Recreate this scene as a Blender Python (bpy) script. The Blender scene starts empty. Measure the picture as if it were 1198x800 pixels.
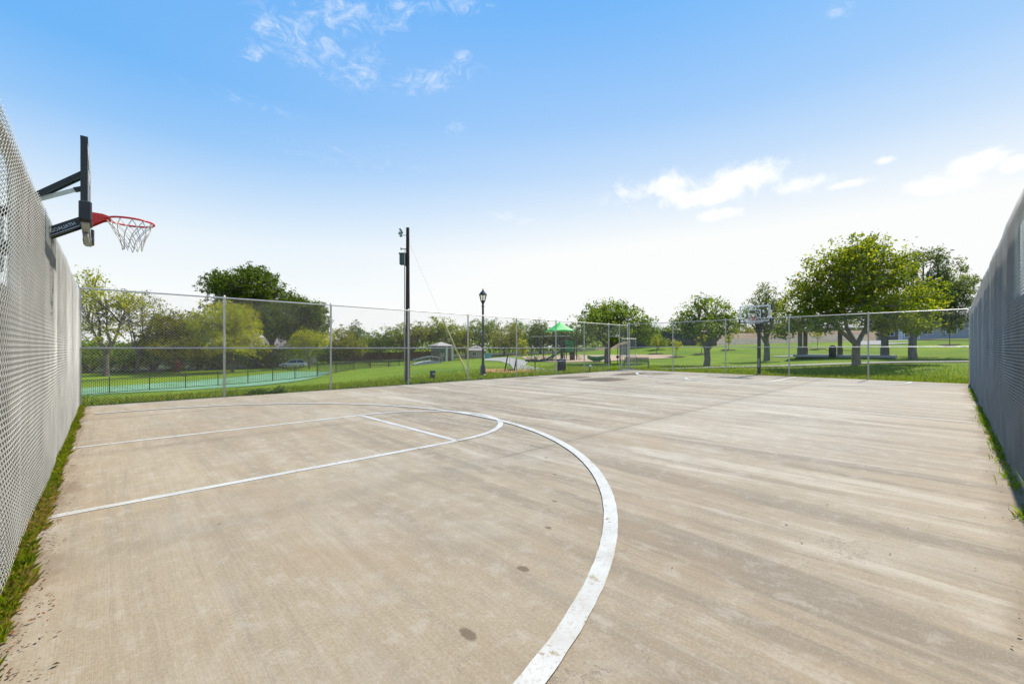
import bpy, math, random
import numpy as np
from mathutils import Vector, Matrix, noise as mnoise

random.seed(7)
rng = np.random.default_rng(11)
S = bpy.context.scene
COL = S.collection
R = math.radians
H = 1.5                                # eye height; the court is laid out in multiples of it
F = 496.0                              # focal length in photo pixels (1198 wide)
CX, HY = 599.0, 407.0                  # principal column, horizon row
FW = Vector((.6934, .7206, 0)); RT = Vector((.7206, -.6934, 0))
# world: X runs along the long side of the court, Y along the short side
X0, X1 = -.305*H, 17.28*H
Y0, Y1 = -.34*H, 10.27*H
FENCE_H = 2.04*H


def xy(px, z):
    """point on the ground plan seen in photo column px at depth z"""
    p = FW*z + RT*((px-CX)/F*z)
    return p.x, p.y


def at(px, py, z):
    x, y = xy(px, z)
    return Vector((x, y, H - (py-HY)/F*z))


# ------------------------------------------------------------------ materials
MATS = {}


class NT:
    def __init__(s, tree):
        s.t = tree

    def n(s, typ, **kw):
        nd = s.t.nodes.new(typ)
        for k, v in kw.items():
            if k == 'ins':
                for kk, vv in v.items():
                    if hasattr(vv, 'is_output'):
                        s.t.links.new(vv, nd.inputs[kk])
                    else:
                        nd.inputs[kk].default_value = vv
            else:
                setattr(nd, k, v)
        return nd

    def math(s, op, a, b=None, clamp=False):
        nd = s.t.nodes.new('ShaderNodeMath'); nd.operation = op; nd.use_clamp = clamp
        for i, v in enumerate((a, b)):
            if v is None:
                continue
            if hasattr(v, 'is_output'):
                s.t.links.new(v, nd.inputs[i])
            else:
                nd.inputs[i].default_value = v
        return nd.outputs[0]

    def mix(s, fac, a, b, mode='MIX'):
        nd = s.t.nodes.new('ShaderNodeMix'); nd.data_type = 'RGBA'; nd.blend_type = mode
        for i, v in ((0, fac), (6, a), (7, b)):
            if hasattr(v, 'is_output'):
                s.t.links.new(v, nd.inputs[i])
            elif i == 0:
                nd.inputs[0].default_value = v
            else:
                nd.inputs[i].default_value = (*v, 1)
        return nd.outputs[2]

    def noise(s, vec, scale, detail=4, rough=.55, dist=0.0):
        nd = s.n('ShaderNodeTexNoise', ins={'Scale': scale, 'Detail': detail, 'Roughness': rough, 'Distortion': dist})
        if vec is not None:
            s.t.links.new(vec, nd.inputs['Vector'])
        return nd.outputs['Fac']

    def ramp(s, fac, stops):
        nd = s.t.nodes.new('ShaderNodeValToRGB')
        e = nd.color_ramp.elements
        while len(e) < len(stops):
            e.new(.5)
        for el, (p, c) in zip(e, stops):
            el.position = p
            el.color = (*c, 1) if len(c) == 3 else c
        s.t.links.new(fac, nd.inputs[0])
        return nd.outputs[0]

    def scl(s, vec, sc, loc=(0, 0, 0)):
        nd = s.t.nodes.new('ShaderNodeMapping')
        nd.inputs['Scale'].default_value = sc
        nd.inputs['Location'].default_value = loc
        s.t.links.new(vec, nd.inputs['Vector'])
        return nd.outputs[0]

    def smooth(s, v, a, b):
        nd = s.n('ShaderNodeMapRange', interpolation_type='SMOOTHSTEP', ins={'From Min': a, 'From Max': b})
        s.t.links.new(v, nd.inputs['Value'])
        return nd.outputs[0]


def new_mat(name):
    m = bpy.data.materials.new(name); m.use_nodes = True
    nt = NT(m.node_tree)
    b = m.node_tree.nodes['Principled BSDF']
    MATS[name] = m
    return m, nt, b


def bump(nt, b, h, strength=.3, dist=.02):
    nd = nt.n('ShaderNodeBump', ins={'Strength': strength, 'Distance': dist, 'Height': h})
    nt.t.links.new(nd.outputs[0], b.inputs['Normal'])


def plain(name, col, rough=.5, metal=0.0, var=.12, scale=6.0, spec=.5, bmp=0.0):
    """a paint, metal or plastic with slight procedural unevenness"""
    m, nt, b = new_mat(name)
    co = nt.n('ShaderNodeTexCoord').outputs['Object']
    n = nt.noise(co, scale, 5, .6)
    lo = tuple(c*(1-var) for c in col); hi = tuple(min(1, c*(1+var)) for c in col)
    c = nt.ramp(n, [(.3, lo), (.7, hi)])
    nt.t.links.new(c, b.inputs['Base Color'])
    b.inputs['Roughness'].default_value = rough
    b.inputs['Metallic'].default_value = metal
    b.inputs['Specular IOR Level'].default_value = spec
    if bmp:
        bump(nt, b, nt.noise(co, scale*4, 4), bmp, .01)
    return m


def leaf_mat(name, dark, light, odd=None, trans=.52, oddp=.1):
    m, nt, b = new_mat(name)
    geo = nt.n('ShaderNodeNewGeometry')
    co = nt.n('ShaderNodeTexCoord').outputs['Object']
    isl = geo.outputs['Random Per Island']
    big = nt.noise(co, .45, 3, .5)
    v = nt.math('ADD', nt.math('MULTIPLY', isl, .55), nt.math('MULTIPLY', big, .6))
    c = nt.ramp(v, [(.25, dark), (.85, light)])
    if odd:
        f = nt.math('MULTIPLY', nt.math('LESS_THAN', nt.math('FRACT', nt.math('MULTIPLY', isl, 37.0)), oddp), .8)
        c = nt.mix(f, c, odd)
    nt.t.links.new(c, b.inputs['Base Color'])
    b.inputs['Roughness'].default_value = .55
    b.inputs['Specular IOR Level'].default_value = .12
    tr = nt.n('ShaderNodeBsdfTranslucent')
    hs = nt.mix(1.0, c, (1.5, 1.5, .55), 'MULTIPLY')
    nt.t.links.new(hs, tr.inputs['Color'])
    mx = nt.n('ShaderNodeMixShader', ins={0: trans})
    nt.t.links.new(b.outputs[0], mx.inputs[1]); nt.t.links.new(tr.outputs[0], mx.inputs[2])
    nt.t.links.new(mx.outputs[0], nt.t.nodes['Material Output'].inputs[0])
    return m


def concrete_color(nt, co):
    """worn broom finished court concrete; streaks run along the broom strokes (Y)"""
    big = nt.noise(nt.scl(co, (1, .8, 1)), .28, 5, .6)
    streak = nt.noise(nt.scl(co, (1.0, .11, 1)), 1.75, 9, .64, .7)
    streak2 = nt.noise(nt.scl(co, (1.0, .035, 1), (3, 7, 0)), 7.0, 4, .6, .15)
    blot = nt.noise(co, 1.3, 6, .65)
    fine = nt.noise(co, 55, 3, .7)
    sx = nt.n('ShaderNodeSeparateXYZ'); nt.t.links.new(co, sx.inputs[0])
    far = nt.smooth(sx.outputs[0], 2.0, 12.0)          # the far half is more weathered
    near_r = nt.smooth(nt.math('SUBTRACT', sx.outputs[0], nt.math('MULTIPLY', sx.outputs[1], .35)), -.5, 3.0)
    c = nt.ramp(big, [(.30, (.262, .198, .122)), (.70, (.365, .292, .192))])
    grey = nt.ramp(big, [(.30, (.250, .208, .145)), (.70, (.310, .264, .192))])
    c = nt.mix(nt.math('MULTIPLY', far, .75), c, grey)
    st = nt.math('MULTIPLY', nt.math('MULTIPLY', nt.smooth(streak, .50, .62), nt.smooth(fine, .30, .52)), nt.math('ADD', nt.math('MULTIPLY', near_r, .60), .22))
    c = nt.mix(st, c, (.150, .118, .082))
    lt = nt.math('MULTIPLY', nt.smooth(streak, .47, .36), nt.math('ADD', nt.math('MULTIPLY', near_r, .55), .18))
    c = nt.mix(lt, c, (.475, .41, .32))
    streak3 = nt.noise(nt.scl(co, (1.0, .07, 1), (9, 4, 0)), 4.2, 8, .68, .4)
    c = nt.mix(nt.math('MULTIPLY', nt.smooth(streak3, .53, .64), nt.math('ADD', nt.math('MULTIPLY', near_r, .45), .10)), c, (.165, .130, .092))
    c = nt.mix(nt.math('MULTIPLY', nt.smooth(streak3, .45, .34), nt.math('ADD', nt.math('MULTIPLY', near_r, .38), .08)), c, (.47, .41, .325))
    c = nt.mix(nt.math('MULTIPLY', nt.smooth(streak2, .5, .72), .38), c, (.20, .172, .130))
    c = nt.mix(nt.math('MULTIPLY', nt.smooth(blot, .54, .70), .45), c, (.37, .318, .258))
    c = nt.mix(nt.math('MULTIPLY', nt.smooth(blot, .44, .28), .42), c, (.235, .19, .135))
    mid = nt.noise(nt.scl(co, (1, .8, 1)), 6.0, 7, .72, .3)
    c = nt.mix(nt.math('MULTIPLY', nt.smooth(mid, .50, .66), .42), c, (.43, .378, .31))
    c = nt.mix(nt.math('MULTIPLY', nt.smooth(mid, .48, .34), .42), c, (.235, .185, .130))
    brm = nt.noise(nt.scl(co, (1, .025, 1)), 38, 3, .7, .1)
    c = nt.mix(nt.math('MULTIPLY', nt.smooth(brm, .50, .64), .16), c, (.20, .155, .110))
    c = nt.mix(nt.math('MULTIPLY', nt.smooth(brm, .48, .36), .12), c, (.445, .395, .325))
    c = nt.mix(nt.math('MULTIPLY', nt.smooth(fine, .48, .66), .30), c, (.445, .395, .325))
    c = nt.mix(nt.math('MULTIPLY', nt.smooth(fine, .45, .32), .42), c, (.16, .13, .10))
    tan = nt.noise(nt.scl(co, (1, .6, 1), (5, 2, 0)), .75, 7, .66, .4)
    c = nt.mix(nt.math('MULTIPLY', nt.smooth(tan, .52, .66), .38), c, (.30, .205, .120))
    c = nt.mix(nt.math('MULTIPLY', nt.smooth(tan, .46, .33), .30), c, (.40, .355, .29))
    vo = nt.n('ShaderNodeTexVoronoi', feature='DISTANCE_TO_EDGE', ins={'Scale': .30})
    wv_ = nt.n('ShaderNodeVectorMath', operation='ADD'); nz_ = nt.n('ShaderNodeTexNoise', ins={'Scale': 1.6, 'Detail': 6.0, 'Roughness': .7})
    nt.t.links.new(co, nz_.inputs['Vector']); nt.t.links.new(co, wv_.inputs[0]); nt.t.links.new(nz_.outputs['Color'], wv_.inputs[1])
    nt.t.links.new(wv_.outputs[0], vo.inputs['Vector'])
    crack = nt.math('MULTIPLY', nt.smooth(vo.outputs['Distance'], .0035, .0008), nt.smooth(blot, .46, .60))
    c = nt.mix(nt.math('MULTIPLY', crack, .5), c, (.12, .095, .07))
    return c, (big, streak, blot, fine, sx)


def make_concrete():
    m, nt, b = new_mat('court_concrete')
    co = nt.n('ShaderNodeTexCoord').outputs['Object']
    c, (big, streak, blot, fine, sx) = concrete_color(nt, co)
    X, Y = sx.outputs[0], sx.outputs[1]
    wob = nt.math('MULTIPLY', nt.math('SUBTRACT', nt.noise(co, 3.0, 4), .5), .03)
    # control joints: saw cuts full of dirt
    jn = None
    for axis, pos in ((Y, 2.86*H), (Y, 5.6*H), (Y, 8.3*H), (X, 4.55*H), (X, 8.75*H), (X, 13.0*H)):
        d = nt.math('ABSOLUTE', nt.math('ADD', nt.math('SUBTRACT', axis, pos), wob))
        k = nt.math('MULTIPLY', nt.smooth(d, .022, .006), .75 if axis is Y and pos < 3*H else .38)
        if axis is Y and pos < 3*H:
            k = nt.math('MULTIPLY', k, nt.smooth(X, 2.2*H, 2.9*H))
        s_ = nt.math('MULTIPLY', nt.smooth(d, .30, .0), .16)
        k = nt.math('MAXIMUM', k, s_)
        jn = k if jn is None else nt.math('MAXIMUM', jn, k)
    c = nt.mix(jn, c, (.10, .078, .055))
    # pours of slightly different tone
    tone = nt.math('MULTIPLY', nt.smooth(Y, 3.46*H+.03, 3.46*H-.03), nt.smooth(X, 4.55*H+.02, 4.55*H-.02))
    c = nt.mix(nt.math('MULTIPLY', tone, .16), c, (.25, .215, .165))
    tone = nt.math('MULTIPLY', nt.smooth(Y, 2.86*H+.02, 2.86*H-.02), nt.smooth(X, 4.55*H-.02, 4.55*H+.02))
    c = nt.mix(nt.math('MULTIPLY', tone, .15), c, (.48, .43, .36))
    # water stains and oil spots at their places on the slab
    warp = nt.math('MULTIPLY', nt.math('SUBTRACT', nt.math('ADD', nt.math('MULTIPLY', nt.noise(co, 4.5, 4, .6), .5), nt.math('MULTIPLY', nt.noise(co, 22, 4, .6), .5)), .5), 1.5)
    spots = []
    for px, py, rw, rh in ((547, 741, .055, .10), (612, 665, .05, .07), (641, 617, .04, .055), (649, 586, .035, .05),
                           (649, 555, .03, .05), (639, 535, .03, .04), (622, 520, .03, .04)):
        z = F*H/(py-HY); x, y = xy(px, z)
        spots.append((x, y, rw*.72, rh*.8, .80, (.115, .080, .050), 1.9))
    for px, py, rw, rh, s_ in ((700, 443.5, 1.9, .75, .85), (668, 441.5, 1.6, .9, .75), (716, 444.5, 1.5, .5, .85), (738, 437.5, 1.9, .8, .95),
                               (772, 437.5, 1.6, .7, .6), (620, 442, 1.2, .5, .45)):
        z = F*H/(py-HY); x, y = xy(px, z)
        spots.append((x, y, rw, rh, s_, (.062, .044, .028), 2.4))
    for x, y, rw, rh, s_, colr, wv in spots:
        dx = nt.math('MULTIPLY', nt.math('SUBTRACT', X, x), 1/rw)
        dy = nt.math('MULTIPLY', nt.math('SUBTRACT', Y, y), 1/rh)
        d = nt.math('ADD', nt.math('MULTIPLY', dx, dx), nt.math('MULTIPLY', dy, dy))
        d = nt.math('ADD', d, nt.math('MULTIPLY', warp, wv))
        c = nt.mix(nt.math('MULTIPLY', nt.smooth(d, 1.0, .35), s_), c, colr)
    # soil washed along the fence foot
    edge = nt.math('ADD', nt.math('SUBTRACT', X, X0), nt.math('MULTIPLY', nt.math('SUBTRACT', blot, .5), .9))
    c = nt.mix(nt.math('MULTIPLY', nt.smooth(edge, .20, .06), .45), c, (.16, .105, .055))
    edge = nt.math('ADD', nt.math('SUBTRACT', Y, Y0), nt.math('MULTIPLY', nt.math('SUBTRACT', blot, .5), .8))
    c = nt.mix(nt.math('MULTIPLY', nt.smooth(edge, .30, .12), .5), c, (.17, .12, .07))
    nt.t.links.new(c, b.inputs['Base Color'])
    b.inputs['Roughness'].default_value = .82
    b.inputs['Specular IOR Level'].default_value = .25
    broom = nt.noise(nt.scl(co, (1, .03, 1)), 130, 2, .6)
    hh = nt.math('ADD', nt.math('MULTIPLY', broom, .6), nt.math('MULTIPLY', fine, .5))
    hh = nt.math('ADD', hh, nt.math('MULTIPLY', nt.noise(co, 160, 2), .4))
    bump(nt, b, hh, .35, .006)
    return m


def make_paint():
    m, nt, b = new_mat('line_paint')
    co = nt.n('ShaderNodeTexCoord').outputs['Object']
    c, (big, streak, blot, fine, sx) = concrete_color(nt, co)
    n = nt.noise(co, 9, 6, .7)
    worn = nt.math('ADD', nt.smooth(n, .585, .66), nt.math('MULTIPLY', nt.smooth(fine, .52, .66), .5), True)
    worn = nt.math('ADD', worn, nt.math('MULTIPLY', nt.smooth(nt.noise(co, 1.7, 5, .65), .42, .66), .28), True)
    far = nt.smooth(sx.outputs[0], 6.0, 11.0)
    worn = nt.math('MULTIPLY', worn, nt.math('SUBTRACT', 1.0, nt.math('MULTIPLY', far, .6)))
    p = nt.ramp(nt.noise(co, 2.5, 5), [(.3, (.43, .42, .385)), (.7, (.545, .535, .50))])
    c = nt.mix(worn, p, c)
    nt.t.links.new(c, b.inputs['Base Color'])
    b.inputs['Roughness'].default_value = .65
    b.inputs['Specular IOR Level'].default_value = .3
    bump(nt, b, nt.math('ADD', fine, nt.noise(co, 130, 2)), .2, .005)
    return m


def make_lawn():
    m, nt, b = new_mat('lawn')
    co = nt.n('ShaderNodeTexCoord').outputs['Object']
    n1 = nt.noise(co, .13, 5, .6); n2 = nt.noise(co, .9, 6, .65); n3 = nt.noise(co, 9, 4, .7)
    c = nt.ramp(n1, [(.35, (.085, .150, .003)), (.66, (.155, .215, .004))])
    c = nt.mix(nt.math('MULTIPLY', nt.smooth(n2, .52, .72), .45), c, (.210, .195, .022))
    c = nt.mix(nt.math('MULTIPLY', nt.smooth(n2, .46, .30), .40), c, (.065, .130, .003))
    c = nt.mix(nt.math('MULTIPLY', nt.smooth(n3, .46, .30), .45), c, (.060, .110, .006))
    nt.t.links.new(c, b.inputs['Base Color'])
    b.inputs['Roughness'].default_value = .9
    b.inputs['Specular IOR Level'].default_value = .1
    bump(nt, b, nt.math('ADD', nt.math('MULTIPLY', n3, .5), n2), .8, .12)
    return m


def ground_mat(name, a, bcol, scale=3.0, bstr=.5):
    m, nt, b = new_mat(name)
    co = nt.n('ShaderNodeTexCoord').outputs['Object']
    n = nt.noise(co, scale, 6, .7); n2 = nt.noise(co, scale*.2, 4, .6)
    c = nt.ramp(nt.math('ADD', nt.math('MULTIPLY', n, .6), nt.math('MULTIPLY', n2, .4)), [(.36, a), (.62, bcol)])
    nt.t.links.new(c, b.inputs['Base Color'])
    b.inputs['Roughness'].default_value = .9
    b.inputs['Specular IOR Level'].default_value = .15
    bump(nt, b, n, bstr, .05)
    return m


def make_screen():
    m, nt, b = new_mat('windscreen_fabric')
    co = nt.n('ShaderNodeTexCoord').outputs['Object']
    n = nt.noise(nt.scl(co, (1, 1, .25)), 2.2, 5, .6); f = nt.noise(co, 70, 2, .7)
    c = nt.ramp(n, [(.3, (.062, .064, .050)), (.7, (.105, .106, .086))])
    c = nt.mix(nt.math('MULTIPLY', nt.smooth(f, .48, .35), .35), c, (.05, .052, .05))
    nt.t.links.new(c, b.inputs['Base Color'])
    b.inputs['Roughness'].default_value = .8
    b.inputs['Specular IOR Level'].default_value = .15
    bump(nt, b, nt.math('ADD', nt.math('MULTIPLY', n, 2.0), f), .3, .01)
    return m


def make_glass(name, tint=(.92, .97, .97), gl=.08, fs=1.0):
    m, nt, b = new_mat(name)
    nt.t.nodes.remove(b)
    tr = nt.n('ShaderNodeBsdfTransparent', ins={0: (*tint, 1)})
    g = nt.n('ShaderNodeBsdfGlossy', ins={'Roughness': .06})
    lw = nt.n('ShaderNodeFresnel', ins={0: 1.45})
    f = nt.math('ADD', nt.math('MULTIPLY', lw.outputs[0], fs), gl, True)
    mx = nt.n('ShaderNodeMixShader')
    nt.t.links.new(f, mx.inputs[0]); nt.t.links.new(tr.outputs[0], mx.inputs[1]); nt.t.links.new(g.outputs[0], mx.inputs[2])
    nt.t.links.new(mx.outputs[0], nt.t.nodes['Material Output'].inputs[0])
    return m


def bark_mat(name, a, bcol):
    m, nt, b = new_mat(name)
    co = nt.n('ShaderNodeTexCoord').outputs['Object']
    n = nt.noise(nt.scl(co, (1, 1, .18)), 9, 5, .7)
    nt.t.links.new(nt.ramp(n, [(.35, a), (.65, bcol)]), b.inputs['Base Color'])
    b.inputs['Roughness'].default_value = .9
    bump(nt, b, n, .8, .05)
    return m


def brick_mat(name, a, bcol, mortar, scale=4.0):
    m, nt, b = new_mat(name)
    co = nt.n('ShaderNodeTexCoord').outputs['Object']
    br = nt.n('ShaderNodeTexBrick', ins={'Scale': scale, 'Color1': (*a, 1), 'Color2': (*bcol, 1), 'Mortar': (*mortar, 1)})
    nd = nt.n('ShaderNodeMapping'); nd.inputs['Rotation'].default_value = (R(90), 0, 0)
    nt.t.links.new(co, nd.inputs[0]); nt.t.links.new(nd.outputs[0], br.inputs[0])
    nt.t.links.new(br.outputs[0], b.inputs['Base Color'])
    b.inputs['Roughness'].default_value = .85
    return m


make_concrete(); make_paint(); make_lawn(); make_screen()
make_glass('acrylic', gl=0.0, fs=.35); make_glass('lamp_glass', (.95, .95, .95), .1)
plain('galvanised', (.50, .48, .44), .42, .55, .12, 8)
plain('galvanised_wire', (.47, .45, .40), .5, .1, .15, 3)
plain('black_metal', (.018, .02, .022), .38, 0, .3, 6)
plain('black_plastic', (.02, .021, .024), .5, 0, .3, 6)
plain('grey_steel', (.33, .35, .34), .4, .3, .15, 8)
plain('white_paint', (.78, .78, .76), .5, 0, .06, 8)
plain('letter_white', (.62, .64, .66), .5, 0, .05, 8)
plain('rim_red', (.50, .022, .018), .38, 0, .15, 10)
plain('net_cord', (.68, .66, .62), .85, 0, .1, 30)
bark_mat('creosote_wood', (.022, .014, .010), (.060, .040, .030))
bark_mat('bark', (.060, .048, .038), (.150, .125, .100))
bark_mat('bark_pale', (.13, .11, .09), (.27, .24, .20))
plain('guy_yellow', (.62, .55, .20), .5, 0, .1, 8)
plain('box_green', (.045, .085, .075), .5, 0, .15, 8)
plain('utility_dark', (.02, .032, .030), .5, 0, .2, 8)
plain('park_green', (.018, .20, .055), .42, 0, .12, 5)
plain('bright_green', (.03, .55, .07), .6, 0, .12, 5)
plain('teal_plastic', (.06, .30, .26), .5, 0, .1, 5)
plain('bench_green', (.030, .075, .050), .5, 0, .2, 8)
plain('dark_wood', (.045, .028, .020), .75, 0, .3, 9, bmp=.2)
plain('brown_wood', (.16, .085, .045), .8, 0, .25, 5, bmp=.2)
plain('red_fence_wood', (.14, .055, .035), .85, 0, .3, 4, bmp=.3)
plain('dark_fence_wood', (.045, .045, .042), .85, 0, .3, 4, bmp=.3)
plain('grey_siding', (.36, .38, .42), .7, 0, .1, 2)
plain('tan_stucco', (.48, .40, .29), .8, 0, .1, 3)
plain('cream_trim', (.66, .60, .48), .7, 0, .08, 3)
plain('roof_shingle', (.17, .14, .125), .85, 0, .3, 6, bmp=.4)
plain('roof_light', (.34, .29, .25), .8, 0, .2, 6, bmp=.3)
plain('window_dark', (.03, .035, .04), .12, 0, .2, 3)
plain('white_trim', (.72, .72, .70), .6, 0, .06, 3)
plain('silver_car', (.48, .50, .53), .28, .5, .05, 3)
plain('blue_car', (.035, .055, .12), .28, .3, .05, 3)
plain('tyre', (.018, .018, .018), .8, 0, .2, 9)
plain('rubber', (.02, .02, .02), .8, 0, .2, 9)
plain('grey_concrete', (.36, .35, .33), .85, 0, .15, 2, bmp=.3)
brick_mat('hut_brick', (.14, .10, .075), (.19, .14, .10), (.24, .21, .18), 3.0)
brick_mat('pier_stone', (.13, .11, .09), (.19, .165, .135), (.10, .09, .08), 2.4)
ground_mat('path_concrete', (.24, .22, .195), (.33, .31, .275), 1.2, .15)
ground_mat('mulch_tan', (.28, .19, .12), (.45, .32, .21), 2.0, .6)
ground_mat('mulch_orange', (.32, .13, .05), (.48, .24, .11), 3.0, .6)
ground_mat('mulch_dark', (.035, .024, .018), (.085, .055, .038), 3.0, .6)
ground_mat('hydroseed', (.075, .15, .02), (.19, .36, .24), 2.6, .7)
ground_mat('dry_earth', (.13, .085, .045), (.25, .17, .10), .3, .4)
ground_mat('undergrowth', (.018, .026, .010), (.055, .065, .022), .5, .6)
leaf_mat('leaf_oak', (.042, .078, .012), (.180, .240, .034), (.30, .30, .05))
leaf_mat('leaf_dark', (.026, .052, .010), (.120, .170, .030), (.20, .20, .04))
leaf_mat('leaf_elm', (.062, .098, .012), (.265, .305, .030), (.38, .33, .03), oddp=.16)
leaf_mat('leaf_olive', (.050, .065, .010), (.255, .255, .030), (.36, .29, .03), oddp=.16)
leaf_mat('leaf_yellow', (.110, .140, .008), (.400, .400, .020), (.52, .42, .02), oddp=.15)
leaf_mat('leaf_grey', (.055, .080, .040), (.190, .220, .115), (.26, .27, .12))
leaf_mat('leaf_weed', (.060, .120, .010), (.190, .290, .035), (.30, .36, .06), oddp=.1)
leaf_mat('grass_blade', (.060, .110, .004), (.215, .265, .010), (.30, .26, .05), oddp=.08)
leaf_mat('grass_dry', (.17, .115, .035), (.36, .26, .10), (.10, .15, .02), oddp=.3)
leaf_mat('leaf_litter', (.10, .045, .02), (.24, .11, .05), (.05, .03, .02), oddp=.2, trans=.1)
leaf_mat('leaf_red', (.16, .03, .01), (.36, .09, .03))
M = MATS


# ------------------------------------------------------------------ object helpers
def link_mesh(name, me, mat, parent=None, smooth=False):
    o = bpy.data.objects.new(name, me)
    COL.objects.link(o)
    if mat is not None:
        me.materials.append(M[mat] if isinstance(mat, str) else mat)
    if smooth:
        me.polygons.foreach_set('use_smooth', [True]*len(me.polygons))
    if parent is not None:
        o.parent = parent
    return o


def np_mesh(name, verts, faces):
    """verts (n,3) and quad or triangle faces (m,k) to a mesh, quickly"""
    me = bpy.data.meshes.new(name)
    verts = np.asarray(verts, dtype=np.float32); faces = np.asarray(faces, dtype=np.int32)
    k = faces.shape[1]
    me.vertices.add(len(verts)); me.vertices.foreach_set('co', verts.ravel())
    me.loops.add(faces.size); me.loops.foreach_set('vertex_index', faces.ravel())
    me.polygons.add(len(faces))
    me.polygons.foreach_set('loop_start', np.arange(0, faces.size, k, dtype=np.int32))
    me.update(calc_edges=True)
    me.validate()
    return me


def tag(o, label=None, cat=None, group=None, kind=None):
    for k, v in (('label', label), ('category', cat), ('group', group), ('kind', kind)):
        if v:
            o[k] = v
    return o


def thing(name, label, cat, loc=(0, 0, 0), rz=0, group=None):
    o = bpy.data.objects.new(name, None); COL.objects.link(o)
    o.empty_display_size = .2
    o.location = loc; o.rotation_euler = (0, 0, rz)
    return tag(o, label, cat, group)


def copy_tree(o, parent=None):
    c = o.copy(); COL.objects.link(c)
    if parent is not None:
        c.parent = parent
    for ch in list(o.children):
        copy_tree(ch, c)
    return c


def frame_of(d):
    d = d.normalized()
    up = Vector((0, 0, 1)) if abs(d.z) < .95 else Vector((1, 0, 0))
    a = d.cross(up).normalized(); b = a.cross(d).normalized()
    return a, b


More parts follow.
